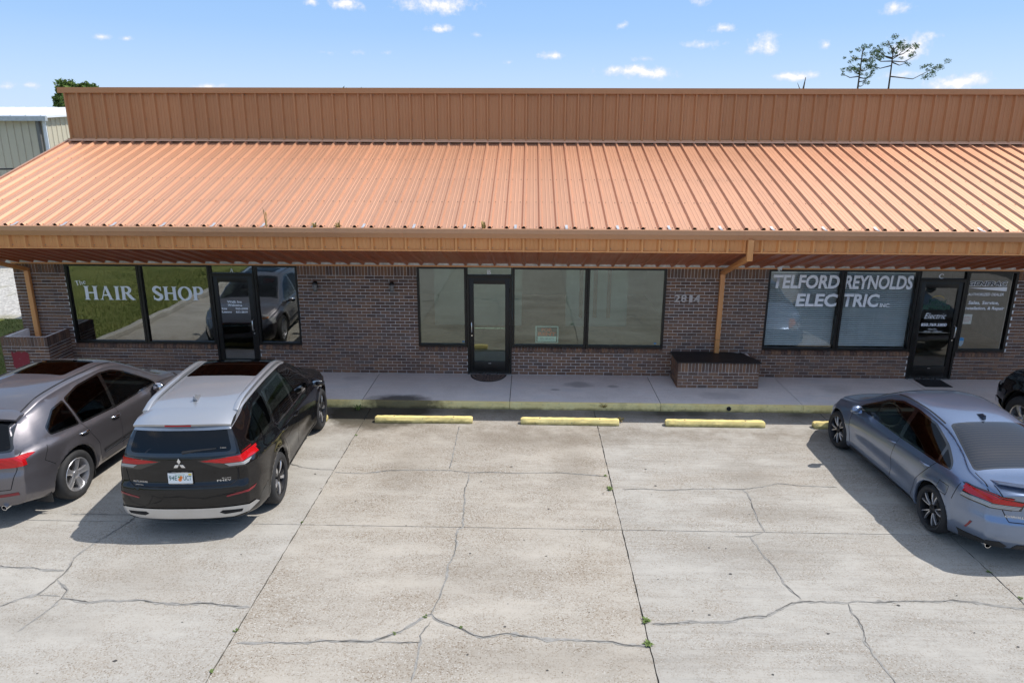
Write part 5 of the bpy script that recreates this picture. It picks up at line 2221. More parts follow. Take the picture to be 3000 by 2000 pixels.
def wheel_well(root, yc, zc, ra, x_in, x_out, side):
    b = MB()
    n = 20
    pr = []
    for i in range(n + 1):
        t = -.35 + (PI + .7) * i / n
        pr.append((yc + (ra + .004) * math.cos(t), zc + (ra + .004) * math.sin(t)))
    for (a, c) in zip(pr, pr[1:]):
        b.face([(side * x_in, a[0], a[1]), (side * x_in, c[0], c[1]), (side * x_out, c[0], c[1]), (side * x_out, a[0], a[1])])
    b.face([(side * x_in, p[0], p[1]) for p in pr])
    b.build('wheel_well', M_WELL, root, fix=False)


def seats(root, y_front, y_rear, zf, half, mat, roofz):
    """front seats, rear bench, dashboard and steering wheel seen through the glass"""
    def seat(name, x0, x1, y0, zs, zt_, rests):
        b = MB()
        b.box(x0, x1, y0 - .05, y0 + .48, zs - .12, zs + .06)
        M = Matrix.Translation((0, y0 - .02, zs)) @ Matrix.Rotation(R(16), 4, 'X')
        b.box(x0, x1, -.07, .07, 0, zt_ - zs - .20, 0, M)
        o = b.build(name, mat, root, bevel=.035)
        for rx in rests:
            h = MB()
            h.box(rx - .13, rx + .13, -.05, .05, zt_ - zs - .16, zt_ - zs + .02, 0, M)
            h.build('headrest', mat, o, bevel=.03)
    seat('front_seat', .14, .14 + half, y_front, zf, roofz - .28, [.14 + half / 2])
    seat('front_seat', -.14 - half, -.14, y_front, zf, roofz - .28, [-.14 - half / 2])
    seat('rear_seat', -.62, .62, y_rear, zf + .02, roofz - .34, [-.4, .4])
    d = MB()
    d.box(-.66, .66, y_front + 1.0, y_front + 1.38, zf + .12, zf + .38)
    d.build('dashboard', M_DASH, root, bevel=.05)
    w = MB()
    M = Matrix.Translation((-.36, y_front + .88, zf + .36)) @ Matrix.Rotation(R(65), 4, 'X')
    ring = [M @ Vector((.185 * math.cos(a), .185 * math.sin(a), 0)) for a in np.linspace(0, 2 * PI, 25)]
    w.tube(ring, .016, 6, caps=False)
    w.tube([M @ Vector((-.18, 0, 0)), M @ Vector((.18, 0, 0))], .02, 6)
    w.build('steering_wheel', M_DASH, root, smooth=60)


def mirror(root, side, x, y, z, mat, sc=1.0):
    b = MB()
    n = 10
    for i in range(n):
        u = i / (n - 1)
        a = math.sin(PI * (0.12 + .80 * u)) ** .6
        for j in range(12):
            t = 2 * PI * j / 12
            b.v.append((side * (x + .02 + .20 * sc * u), y + (.085 * a * math.cos(t) - .03 + .05 * u * -1) * sc, z + .075 * sc * a * math.sin(t)))
    for i in range(n - 1):
        for j in range(12):
            k = (j + 1) % 12
            b.f.append((i * 12 + j, i * 12 + k, (i + 1) * 12 + k, (i + 1) * 12 + j))
            b.m.append(0)
    b.f.append(tuple(range(12)))
    b.f.append(tuple((n - 1) * 12 + j for j in reversed(range(12))))
    b.m += [0, 0]
    o = b.build('door_mirror', mat, root, smooth=60)
    s = MB()
    s.bar((side * (x - .06), y + .0, z - .05), (side * (x + .07), y - .01, z - .03), .06, .04)
    s.build('mirror_arm', M_BLKPL, o, bevel=.008)
    g = MB()
    g.box(side * (x + .05), side * (x + .19 * sc), y - .125 * sc, y - .110 * sc, z - .05 * sc, z + .05 * sc)
    g.build('mirror_glass', M_CHROME, o, bevel=.004)


def handle(root, side, x, y, z, mat, tilt=0.0):
    b = MB()
    pts = []
    for u in np.linspace(-1, 1, 9):
        pts.append((side * (x + .030 * (1 - u ** 4)), y + .11 * u, z + tilt * u))
    b.tube(pts, [.010, .013, .015, .016, .016, .016, .015, .013, .010], 8)
    b.build('door_handle', mat, root, smooth=60)


def common(sh, sp, root, wheels, style, spins):
    for (ya, za, ra) in sp['arches']:
        for sd in (1, -1):
            sh.arch(ya, za, ra, sd)
            wheel_well(root, ya, za, ra, .50, sp['well_out'], sd)
    k = 0
    for (ya, za, ra) in sp['arches']:
        for sd in (1, -1):
            make_wheel(root, sd * sp['track'], ya, sp['r'], sp['rim'], sp['tw'], style, sd, spins[k])
            k += 1


def side_both(sh, poly, name, mk, off=0.0, over=(0,), lim=None, nmin=.2):
    out = []
    for sd in (1, -1):
        out.append(sh.cut(poly, 'side', (name, mk, off, sd, len(sh.pids)), sd, over, lim, nmin=nmin)[0])
    return out


def hull(pts):
    pts = sorted(set(pts))
    def half(ps):
        o = []
        for p in ps:
            while len(o) > 1 and (o[-1][0] - o[-2][0]) * (p[1] - o[-2][1]) - (o[-1][1] - o[-2][1]) * (p[0] - o[-2][0]) <= 0:
                o.pop()
            o.append(p)
        return o[:-1]
    return half(pts) + half(pts[::-1])


def window_band(sh, polys, border=.024, r=.05, gap=True):
    """one black surround around a row of side windows, then each pane inside it"""
    H = offset_poly(hull([p for q in polys for p in q[0]]), border)
    for sd in (1, -1):
        p, _ = sh.cut(rpoly(H, r), 'side', ('window_trim', 'gloss_black', 0.0, sd), sd)
        for poly, name, mk, rr in polys:
            sh.cut(rpoly(poly, rr), 'side', (name, mk, 0.0, sd, len(sh.pids)), sd, over=(p,))


def window_pair(sh, poly, name, mk, r=.04, border=.022):
    for sd in (1, -1):
        p, _ = sh.cut(rpoly(offset_poly(poly, border), r * 1.3), 'side', ('window_trim', 'gloss_black', 0.0, sd), sd)
        sh.cut(rpoly(poly, r), 'side', (name, mk, 0.0, sd, len(sh.pids)), sd, over=(p,))


def seams(sh, lines, width=.010, view='side', both=True, over=(0,), one=1):
    for ln in lines:
        for a, b in zip(ln, ln[1:]):
            for sd in ((1, -1) if both and view == 'side' else (one,)):
                sh.cut(strip(a, b, width), view, ('panel_gap', 'gap', -.002, sd), sd, over=over)


def plate(root, loc, rz, tilt, letters, lm):
    p = MB()
    p.box(-.158, .158, -.006, .004, -.085, .085)
    o = p.build('licence_plate_frame', M_BLKPL, root, bevel=.004)
    o.location = loc
    o.rotation_euler = (tilt, 0, rz)
    q = MB()
    q.box(-.1505, .1505, -.010, -.0065, -.068, .068)
    q.build('licence_plate', M_PLATEW, o)
    return o


def build_black_suv(loc, rz):
    sp = dict(yR=-2.355, yF=2.355, nexp=3.0, flare=.02, door_in=.022, door_z=.50, bowR=.17, bowF=.22, warp_len=1.0, warp_len_f=.8,
              zt=[(-2.355, 1.585), (-2.1, 1.625), (-1.6, 1.665), (-.6, 1.695), (0, 1.69), (.35, 1.635), (.6, 1.53), (1.0, 1.28), (1.28, 1.12), (1.6, 1.085), (2.0, 1.02), (2.2, .95), (2.3, .86), (2.355, .80)],
              zr=[(-2.355, 1.50), (-1.6, 1.585), (-.6, 1.62), (0, 1.605), (.3, 1.54), (.6, 1.41), (.95, 1.18), (1.2, 1.065), (1.5, 1.03), (2.0, .96), (2.2, .87), (2.355, .72)],
              wr=[(-2.355, .585), (-1.6, .635), (0, .645), (.4, .655), (.8, .73), (1.2, .82), (1.6, .81), (2.1, .74), (2.355, .60)],
              zbelt=[(-2.355, 1.08), (-2.0, 1.11), (-1.3, 1.08), (0, 1.04), (1.0, 1.03), (1.3, 1.02), (1.6, 1.0), (2.0, .92), (2.2, .82), (2.355, .66)],
              wb=[(-2.355, .74), (-2.0, .82), (-1.3, .86), (0, .87), (1.2, .865), (1.6, .865), (2.0, .80), (2.355, .64)],
              w=[(-2.355, .80), (-2.15, .885), (-1.7, .92), (-1.3, .93), (0, .925), (1.4, .93), (1.9, .90), (2.2, .82), (2.355, .70)],
              zb=[(-2.355, .30), (-2.0, .24), (-1.5, .22), (1.6, .22), (2.1, .23), (2.355, .27)], zm=[(-2.355, .66), (0, .66), (2.355, .58)],
              warpR=[(.2, .10), (.36, .02), (.5, .0), (.74, .0), (.79, .045), (1.0, .05), (1.12, .06), (1.2, .085), (1.35, .15), (1.55, .26), (1.7, .34)],
              warpF=[(.2, .06), (.4, .0), (.7, .02), (.9, .10), (1.1, .3)],
              arches=[(1.416, .37, .435), (-1.29, .37, .435)], r=.369, rim=.262, tw=.245, track=.80, well_out=.87)
    root = empty('parked_suv', loc, rz)
    tag(root, 'black SUV with silver roof and rails parked nose-in before the hair shop door', 'SUV', 'vehicles parked nose-in at the kerb')
    sh = Shell(sp)
    common(sh, sp, root, None, 'dark_twin', (.3, .9, .1, .55))
    hit = sh.hit
    # roof, sunroof, windscreen
    rp, _ = sh.cut([(-.595, -2.42), (.595, -2.42), (.632, -1.5), (.640, .25), (.60, .46), (-.60, .46), (-.640, .25), (-.632, -1.5)], 'top', ('roof', 'silver_roof', 0.0), lim=lambda c: c.z > 1.47, nmin=.1)
    sh.cut(rpoly([(-.50, -.66), (.50, -.66), (.50, .452), (-.50, .452)], .05), 'top', ('sunroof', 'dark_glass', .002), over=(rp,))
    sh.cut(strip((-.50, -.10), (.50, -.10), .03), 'top', ('sunroof_seal', 'gloss_black', .004), over=(len(sh.pids) - 1,))
    wp, _ = sh.cut(rpoly([(-.76, 1.16), (.76, 1.16), (.60, .46), (-.60, .46)], .05), 'top', ('windscreen_trim', 'gloss_black', 0.0), lim=lambda c: c.z > 1.02)
    sh.cut(rpoly([(-.72, 1.13), (.72, 1.13), (.57, .50), (-.57, .50)], .05), 'top', ('windscreen', 'glass', 0.0), over=(wp,))
    # side glazing with bright strip
    window_band(sh, [([(.92, 1.085), (.86, 1.14), (.34, 1.475), (-.12, 1.555), (-.14, 1.075)], 'side_window', 'glass', .03),
                     ([(-.21, 1.08), (-.19, 1.555), (-.90, 1.55), (-1.06, 1.15), (-1.02, 1.10)], 'side_window', 'glass_mid', .035),
                     ([(-1.16, 1.19), (-1.05, 1.535), (-1.48, 1.50), (-1.96, 1.27), (-1.90, 1.19)], 'side_window', 'dark_glass', .03)])
    for a, b in (((.95, 1.05), (-1.02, 1.073)), ((-1.02, 1.073), (-1.12, 1.14)), ((-1.12, 1.14), (-.99, 1.56)), ):
        side_both(sh, strip(a, b, .02), 'window_moulding', 'chrome', .006, over=tuple(range(0, 400)))
    # rear glass
    gp, _ = sh.cut(rpoly([(-.70, 1.155), (.70, 1.155), (.585, 1.60), (-.585, 1.60)], .06), 'rear', ('rear_window_trim', 'gloss_black', 0.0), nmin=.25)
    sh.cut(rpoly([(-.635, 1.20), (.635, 1.20), (.535, 1.56), (-.535, 1.56)], .06), 'rear', ('rear_window', 'dark_glass', .001), over=(gp,))
    # tail lamps
    for sx in (1, -1):
        m = lambda pts: [(sx * a, b) for a, b in pts]
        hp, _ = sh.cut(m([(.22, 1.105), (.50, .990), (.97, .985), (.97, 1.18), (.70, 1.156)]), 'rear', ('lamp_housing', 'gloss_black', .002, sx), nmin=.12)
        sh.cut(m([(.25, 1.098), (.52, 1.056), (.70, 1.054), (.97, 1.056), (.97, 1.160), (.70, 1.138)]), 'rear', ('tail_lamp', 'red', .006, sx), over=(hp,), nmin=.12)
        sh.cut(m([(.53, 1.056), (.60, 1.008), (.80, 1.008), (.82, 1.050), (.70, 1.050)]), 'rear', ('reversing_lamp', 'clear', .006, sx), over=(hp,), nmin=.12)
        hs, _ = sh.cut([(-2.4, .99), (-2.16, .99), (-1.98, 1.10), (-1.82, 1.275), (-1.90, 1.275), (-2.16, 1.185), (-2.4, 1.175)], 'side', ('lamp_housing', 'gloss_black', .002, sx), sx, nmin=.3)
        sh.cut([(-2.4, 1.062), (-2.14, 1.066), (-2.01, 1.11), (-1.855, 1.26), (-1.90, 1.26), (-2.14, 1.165), (-2.4, 1.152)], 'side', ('tail_lamp', 'red', .006, sx), sx, over=(hs,), nmin=.3)
        sh.cut(m([(.54, .632), (.55, .612), (.84, .655), (.86, .69)]), 'rear', ('bumper_reflector', 'red_dark', .005, sx), nmin=-.05)
        # front lamps
        sh.cut(m([(.52, .72), (.55, .58), (.88, .60), (.90, .74)]), 'front', ('headlamp', 'clear', .004, sx), nmin=.1)
        sh.cut(m([(.42, .80), (.45, .76), (.92, .82), (.92, .87)]), 'front', ('running_lamp', 'clear', .004, sx), nmin=.1)
        sh.cut([(2.35, .82), (2.02, .86), (1.95, .84), (2.35, .77)], 'side', ('running_lamp', 'amber', .004, sx), sx, nmin=.2)
    sh.cut([(-.40, .42), (.40, .42), (.46, .72), (.40, .78), (-.40, .78), (-.46, .72)], 'front', ('grille', 'gloss_black', .004))
    for zz in (.50, .58, .66, .73):
        sh.cut(strip((-.42, zz), (.42, zz), .012), 'front', ('grille_bar', 'chrome', .012), over=tuple(range(0, 400)))
    sh.cut([(-.75, .24), (.75, .24), (.60, .38), (-.60, .38)], 'front', ('skid_plate', 'silver', .006))
    # rear bumper trim
    kp, _ = sh.cut([(-.76, .37), (-.60, .325), (.60, .325), (.76, .37), (.86, .43), (.84, .475), (-.84, .475), (-.86, .43)], 'rear', ('skid_plate', 'silver', .014), nmin=.05)
    for sx in (1, -1):
        sh.cut([(sx * .44, .405), (sx * .50, .375), (sx * .70, .385), (sx * .72, .425), (sx * .48, .435)], 'rear', ('bumper_vent', 'gap', .016, sx), over=(kp,), nmin=.05)
    seams(sh, [[(-.69, 1.18), (-.70, .98), (-.68, .82), (-.60, .765), (.60, .765), (.68, .82), (.70, .98), (.69, 1.18)]], .012, 'rear')
    seams(sh, [[(1.04, 1.02), (1.02, .70), (.96, .38)], [(-.18, 1.04), (-.16, .70), (-.16, .36)], [(-1.10, 1.10), (-1.02, .93), (-.82, .62), (-.78, .36)], [(.96, .34), (-.78, .34)]], .012)
    # black cladding along the sills
    side_both(sh, [(.94, .20), (.94, .31), (-.80, .31), (-.80, .20)], 'sill_cladding', 'plastic', .006, nmin=.0)
    paint = paint_mat('black_paint', (.005, .005, .006), .0, .3, .1, dust_amt=.015, spec=.0)
    sroof = paint_mat('silver_roof_paint', (.42, .43, .45), .7, .34, .06, dust_amt=.05)
    made = sh.split(root, dict(silver_roof=sroof, dark_glass=M_GLASS_DARK, glass=M_GLASS_CAR, glass_mid=glass_mat('tinted_glass', (.10, .11, .11), .07), gloss_black=simple('gloss_black', (.008, .008, .008), .12, coat=1), chrome=M_CHROME, red=M_RED, clear=M_CLEAR, red_dark=M_REDDK, amber=M_AMBER, silver=M_SILVER, gap=M_GAP, plastic=M_BLKPL), paint)
    # roof rails
    for sx in (1, -1):
        b = MB()
        path = []
        for y in np.linspace(.22, -1.80, 14):
            p, n = hit((sx * .575, y, 3), (0, 0, -1))
            lift = .040 * min(1, (1 - abs((y + .79) / 1.01) ** 6))
            path.append((sx * .575, y, p.z + lift))
        prof = [(-.038, -.02), (-.036, .008), (-.022, .016), (.022, .016), (.036, .008), (.038, -.02)]
        for (px_, py_, pz_) in path:
            b.v += [(px_ + u, py_, pz_ + v_) for u, v_ in prof]
        for q in range(len(path) - 1):
            for e in range(5):
                b.f.append((q * 6 + e, q * 6 + e + 1, q * 6 + e + 7, q * 6 + e + 6))
                b.m.append(0)
        b.f += [tuple(range(6)), tuple((len(path) - 1) * 6 + e for e in range(5, -1, -1))]
        b.m += [0, 0]
        b.build('roof_rail', sroof, root, smooth=40)
    # roof spoiler
    b = MB()
    xs = np.linspace(-.60, .60, 17)
    top, tr, bt = [], [], []
    for x in xs:
        p, n = hit((x, -1.80, 3), (0, 0, -1))
        top.append(Vector((x, -1.80, p.z + .004)))
        tr.append(Vector((x * 1.02, -2.215 + .13 * (abs(x) / .6) ** 2.4, 1.562 - .05 * (abs(x) / .6) ** 3)))
    for i in range(16):
        mid0 = top[i].lerp(tr[i], .55) + Vector((0, 0, .022))
        mid1 = top[i + 1].lerp(tr[i + 1], .55) + Vector((0, 0, .022))
        b.face([top[i], top[i + 1], mid1, mid0])
        b.face([mid0, mid1, tr[i + 1], tr[i]])
        lo = Vector((0, .012, -.030))
        b.face([tr[i], tr[i + 1], tr[i + 1] + lo, tr[i] + lo], 0)
        u0, u1 = Vector((tr[i].x, -1.93, 1.50)), Vector((tr[i + 1].x, -1.93, 1.50))
        b.face([tr[i] + lo, tr[i + 1] + lo, u1, u0], 1)
    for i in (0, 16):
        b.face([top[i], top[i].lerp(tr[i], .55) + Vector((0, 0, .022)), tr[i], tr[i] + Vector((0, .012, -.03)), Vector((tr[i].x, -1.93, 1.50))], 1)
    spo = b.build('roof_spoiler', [sroof, M_GAP], root, smooth=35, merge=True)
    b = MB()
    b.box(-.16, .16, -2.214, -2.200, 1.534, 1.552)
    b.build('brake_lamp', M_RED, spo)
    # aerial fin, wiper
    p, n = hit((0, -1.50, 3), (0, 0, -1))
    b = MB()
    b.prism([(-.032, -1.62, p.z - .008), (.032, -1.62, p.z - .008), (.022, -1.42, p.z - .004), (-.022, -1.42, p.z - .004)], (0, -.055, .075))
    v = b.v
    for i in range(4, 8):
        v[i] = (v[i][0] * .25, -1.655 + (v[i][1] + 1.675) * .35, v[i][2])
    b.build('aerial_fin', sroof, root, bevel=.006)
    b = MB()
    pts = [hit((x, -6, z), (0, 1, 0))[0] + Vector((0, -.028, 0)) for x, z in ((.05, 1.215), (.20, 1.235), (.46, 1.252))]
    b.tube(pts, [.022, .014, .006], 7)
    b.build('rear_wiper', M_BLKPL, root, smooth=60)
    # plate, emblem, lettering
    yb = hit((0, -6, .89), (0, 1, 0))[0].y
    pf = plate(root, (.0, yb - .012, .885), 0, R(-4), None, None)
    tealm = simple('plate_teal', (.06, .16, .15), .5)
    lettering('plate_letters', '94E', -.138, -.0112, -.028, .062, .10, tealm, pf, .012)
    lettering('plate_letters', 'UCT', .040, -.0112, -.028, .062, .10, tealm, pf, .012)
    orange = simple('plate_orange', (.80, .22, .04), .5)
    green = simple('plate_green', (.08, .35, .15), .5)
    for nm, mm, cx, cz, rr in (('plate_orange', orange, .012, .012, .021), ('plate_orange', orange, -.002, -.018, .023), ('plate_leaf', green, -.014, .018, .012)):
        b = MB()
        b.face([(cx + rr * math.cos(t), -.0116 - .0005 * (mm is green), cz + rr * math.sin(t)) for t in np.linspace(0, 2 * PI, 19)[:-1]])
        b.build(nm, mm, pf)
    lettering('plate_letters', 'MYFLORIDA.COM', -.06, -.0112, .042, .014, .12, green, pf, .0)
    b = MB()
    b.box(.105, .145, -.0112, -.0106, .040, .062)
    b.build('plate_sticker', simple('sticker_yellow', (.75, .55, .05), .5), pf)
    lettering('frame_letters', 'CAPITAL CITY MITSUBISHI', -.10, -.0068, .0715, .010, .20, M_LETTER, pf, .0)
    lettering('frame_letters', 'TALLYMITSUBISHI.COM', -.145, -.0068, -.081, .010, .29, M_LETTER, pf, .0)

    def on(x, z):
        return hit((x, -6, z), (0, 1, 0))[0].y - .007
    b = MB()
    ez, er = 1.062, .043
    for k in range(3):
        a = PI / 2 + k * 2 * PI / 3
        d = Vector((math.cos(a), 0, math.sin(a)))
        t = Vector((-math.sin(a), 0, math.cos(a)))
        c = Vector((0, on(0, ez) - .004, ez))
        b.prism([c + d * .002, c + d * er + t * er * .56, c + d * er * 2, c + d * er - t * er * .56], (0, .008, 0))
    b.build('emblem', M_LETTER, root, bevel=.003)
    for k, ch in enumerate([('OUTLANDER', -.62, .815, .022, .20), ('SPECIAL', -.585, .785, .012, .11), ('SEL S-AWC', .50, .852, .014, .11), ('PHEV', .44, .815, .026, .17)]):
        xx = ch[1]
        o = lettering('badge', ch[0], xx, min(on(xx, ch[2]), on(xx + ch[4], ch[2])) - .002, ch[2], ch[3], ch[4], M_LETTER, root, .012, .0, 1.1, rz=math.atan2(on(xx + ch[4], ch[2]) - on(xx, ch[2]), ch[4]))
        o.location.y = on(xx, ch[2]) - .003
    o = lettering('badge', 'S-AWC', .50, on(.50, 1.245) - .002, 1.245, .013, .075, M_LETTER, root, .01)
    for sx in (1, -1):
        mirror(root, sx, .90, .90, 1.07, paint)
        for y, z in ((-.02 - .22, .93), (-1.0 + .14, .955)):
            x = hit((sx * 3, y, z), (-sx, 0, 0))[0].x
            handle(root, sx, abs(x) - .004, y, z, paint, -.004)
        x = hit((sx * 3, 1.20, .86), (-sx, 0, 0))[0].x
        b = MB()
        b.box(min(x, x + sx * .006), max(x, x + sx * .006), 1.15, 1.24, .84, .87)
        b.build('side_badge', M_LETTER, root)
    seats(root, -.05, -1.0, .62, .50, M_SEATL, 1.63)
    return root


def build_grey_suv(loc, rz):
    sp = dict(yR=-2.295, yF=2.295, nexp=2.5, flare=.024, door_in=.014, door_z=.46, bowR=.26, bowF=.34, warp_len=1.1, warp_len_f=.9,
              zt=[(-2.295, 1.40), (-2.0, 1.49), (-1.5, 1.565), (-.7, 1.625), (-.1, 1.63), (.3, 1.585), (.7, 1.42), (1.15, 1.12), (1.35, 1.045), (1.8, .985), (2.1, .90), (2.22, .82), (2.295, .74)],
              zr=[(-2.295, 1.30), (-2.0, 1.40), (-1.5, 1.485), (-.7, 1.545), (-.1, 1.54), (.3, 1.47), (.7, 1.27), (1.05, 1.06), (1.3, .99), (1.8, .92), (2.1, .80), (2.295, .64)],
              wr=[(-2.295, .60), (-1.5, .625), (0, .625), (.4, .64), (.8, .72), (1.15, .81), (1.6, .80), (2.1, .70), (2.295, .55)],
              zbelt=[(-2.295, 1.0), (-2.0, 1.05), (-1.3, 1.03), (0, .985), (1.0, .965), (1.3, .955), (1.8, .87), (2.1, .75), (2.295, .58)],
              wb=[(-2.295, .72), (-2.0, .82), (-1.3, .865), (0, .865), (1.2, .86), (1.6, .85), (2.0, .77), (2.295, .60)],
              w=[(-2.295, .80), (-2.1, .88), (-1.7, .925), (-1.3, .935), (0, .925), (1.4, .935), (1.9, .89), (2.15, .80), (2.295, .66)],
              zb=[(-2.295, .32), (-2.0, .26), (-1.5, .23), (1.6, .22), (2.1, .22), (2.295, .26)], zm=[(-2.295, .66), (0, .64), (2.295, .55)],
              warpR=[(.2, .12), (.35, .03), (.5, .0), (.72, .0), (.80, .03), (.95, .04), (1.05, .07), (1.2, .17), (1.4, .33), (1.6, .48)],
              warpF=[(.2, .08), (.4, .0), (.65, .02), (.85, .14), (1.05, .35)],
              arches=[(1.36, .36, .43), (-1.29, .36, .43)], r=.358, rim=.246, tw=.235, track=.80, well_out=.87)
    root = empty('parked_suv', loc, rz)
    tag(root, 'metallic grey SUV with silver five-spoke wheels at the left edge beside the black SUV', 'SUV', 'vehicles parked nose-in at the kerb')
    sh = Shell(sp)
    common(sh, sp, root, None, 'five', (.2, .7, .35, 1.0))
    hit = sh.hit
    sh.cut(rpoly([(-.40, -.62), (.40, -.62), (.40, .12), (-.40, .12)], .06), 'top', ('sunroof', 'dark_glass', .002), lim=lambda c: c.z > 1.3)
    wp, _ = sh.cut(rpoly([(-.75, 1.10), (.75, 1.10), (.58, .36), (-.58, .36)], .05), 'top', ('windscreen_trim', 'gloss_black', 0.0), lim=lambda c: c.z > 1.0)
    sh.cut(rpoly([(-.71, 1.07), (.71, 1.07), (.55, .40), (-.55, .40)], .05), 'top', ('windscreen', 'glass', 0.0), over=(wp,))
    window_band(sh, [([(.86, 1.02), (.80, 1.08), (.36, 1.36), (.10, 1.465), (-.14, 1.495), (-.20, 1.00)], 'side_window', 'glass', .03),
                     ([(-.27, 1.01), (-.22, 1.495), (-.70, 1.475), (-1.02, 1.40), (-.96, 1.04)], 'side_window', 'dark_glass', .03)])
    window_pair(sh, [(-1.05, 1.05), (-1.09, 1.385), (-1.32, 1.345), (-1.56, 1.18), (-1.55, 1.10)], 'side_window', 'dark_glass', .03)
    gp, _ = sh.cut(rpoly([(-.72, 1.055), (.72, 1.055), (.57, 1.43), (-.57, 1.43)], .06), 'rear', ('rear_window_trim', 'gloss_black', 0.0), nmin=.2)
    sh.cut(rpoly([(-.69, 1.08), (.69, 1.08), (.54, 1.41), (-.54, 1.41)], .06), 'rear', ('rear_window', 'dark_glass', .001), over=(gp,))
    for sx in (1, -1):
        m = lambda pts: [(sx * a, b) for a, b in pts]
        sh.cut(m([(.32, .90), (.46, .86), (.72, .85), (.98, .872), (.98, .988), (.70, .96)]), 'rear', ('tail_lamp', 'red', .006, sx), nmin=.12, lim=lambda q: q.y < -2.04)
        sh.cut([(-2.4, .868), (-2.2, .876), (-1.88, .978), (-1.96, .995), (-2.4, .988)], 'side', ('tail_lamp', 'red', .006, sx), sx, nmin=.12)
        sh.cut(m([(.50, .50), (.50, .46), (.74, .475), (.73, .515)]), 'rear', ('bumper_reflector', 'red_dark', .005, sx), nmin=-.05)
        sh.cut(m([(.42, .72), (.45, .60), (.92, .64), (.92, .80)]), 'front', ('headlamp', 'clear', .004, sx), nmin=.1)
        sh.cut([(2.35, .63), (1.98, .70), (1.82, .83), (1.88, .85), (2.35, .80)], 'side', ('headlamp', 'clear', .004, sx), sx, nmin=.2)
        sh.cut([(2.05, .69), (1.92, .73), (1.86, .80), (1.98, .80)], 'side', ('indicator_lamp', 'amber', .008, sx), sx, over=(len(sh.pids) - 1,), nmin=.2)
    sh.cut([(-.36, .50), (.36, .50), (.38, .70), (-.38, .70)], 'front', ('grille', 'gloss_black', .004))
    sh.cut([(-.60, .25), (.60, .25), (.55, .40), (-.55, .40)], 'front', ('grille', 'plastic', .004))
    seams(sh, [[(-.75, 1.02), (-.74, .82), (-.66, .56), (.66, .56), (.74, .82), (.75, 1.02)]], .010, 'rear')
    seams(sh, [[(.98, .96), (1.00, .70), (.92, .36)], [(-.235, .99), (-.20, .66), (-.20, .32)], [(-1.00, 1.03), (-.90, .84), (-.76, .62), (-.74, .34)], [(.92, .31), (-.74, .31)], [(-1.70, 1.0), (-1.80, .82), (-1.66, .70)]], .010)
    side_both(sh, [(.90, .44), (.90, .475), (-.18, .475), (-.18, .44)], 'side_moulding', 'mould', .010)
    side_both(sh, [(-.22, .44), (-.22, .475), (-.66, .475), (-.66, .44)], 'side_moulding', 'mould', .010)
    side_both(sh, [(.92, .426), (.92, .441), (-.66, .441), (-.66, .426)], 'chrome_strip', 'chrome', .012)
    paint = paint_mat('grey_paint', (.150, .140, .152), .75, .38, .15, dust_amt=.10)
    sh.split(root, dict(dark_glass=M_GLASS_DARK, glass=M_GLASS_CAR, gloss_black=bpy.data.materials['gloss_black'], chrome=M_CHROME, red=M_RED, clear=M_CLEAR, red_dark=M_REDDK, amber=M_AMBER, gap=M_GAP, plastic=M_BLKPL, mould=simple('moulding_grey', (.05, .05, .052), .35, .4)), paint)
    # roof spoiler
    b = MB()
    xs = np.linspace(-.60, .60, 15)
    top, tr = [], []
    for x in xs:
        p, n = hit((x, -1.66, 3), (0, 0, -1))
        top.append(Vector((x, -1.66, p.z + .003)))
        tr.append(Vector((x * 1.03, -1.995 + .15 * (abs(x) / .6) ** 2.4, 1.475 - .07 * (abs(x) / .6) ** 2.5)))
    for i in range(14):
        m0 = top[i].lerp(tr[i], .55) + Vector((0, 0, .022))
        m1 = top[i + 1].lerp(tr[i + 1], .55) + Vector((0, 0, .022))
        lo = Vector((0, .015, -.035))
        b.face([top[i], top[i + 1], m1, m0])
        b.face([m0, m1, tr[i + 1], tr[i]])
        b.face([tr[i], tr[i + 1], tr[i + 1] + lo, tr[i] + lo])
        b.face([tr[i] + lo, tr[i + 1] + lo, (tr[i + 1].x, -1.72, 1.41), (tr[i].x, -1.72, 1.41)])
    for i in (0, 14):
        b.face([top[i], top[i].lerp(tr[i], .55) + Vector((0, 0, .022)), tr[i], tr[i] + Vector((0, .015, -.035)), Vector((tr[i].x, -1.72, 1.41))])
    b.build('roof_spoiler', paint, root, smooth=35, merge=True)
    # roof ditch mouldings
    for sx in (1, -1):
        b = MB()
        path = [hit((sx * .545, y, 3), (0, 0, -1))[0] + Vector((0, 0, .004)) for y in np.linspace(.25, -1.66, 14)]
        b.tube(path, .008, 6)
        b.build('roof_moulding', M_BLKPL, root, smooth=60)
        mirror(root, sx, .90, .80, 1.0, M_CHROME if sx > 0 else paint, .95)
        for y, z in ((-.30, .87), (-1.02, .905)):
            x = hit((sx * 3, y, z), (-sx, 0, 0))[0].x
            handle(root, sx, abs(x) - .004, y, z, M_CHROME, -.006)
        # mud flaps
        b = MB()
        b.box(sx * .74 - .13, sx * .74 + .13, -1.775, -1.76, .17, .40)
        b.build('mud_flap', M_BLKPL, root, bevel=.006)
        b = MB()
        b.box(sx * .78 - .10, sx * .78 + .10, -.90, -.888, .15, .34)
        b.build('mud_flap', M_BLKPL, root, bevel=.006)
        b = MB()
        M = Matrix.Translation((sx * .55, -2.16, .315)) @ Matrix.Rotation(PI / 2 + .05, 4, 'X')
        b.lathe([(.030, -.14), (.036, .0), (.036, .07), (.030, .07), (.028, -.04), (.001, -.04)], 18, M)
        b.build('exhaust_tip', M_CHROME, root, smooth=45)
    lettering('badge', 'RDX', .42, hit((.5, -6, .78), (0, 1, 0))[0].y - .004, .765, .03, .12, M_LETTER, root, .015)
    seats(root, -.08, -.98, .58, .50, M_SEATL, 1.56)
    return root


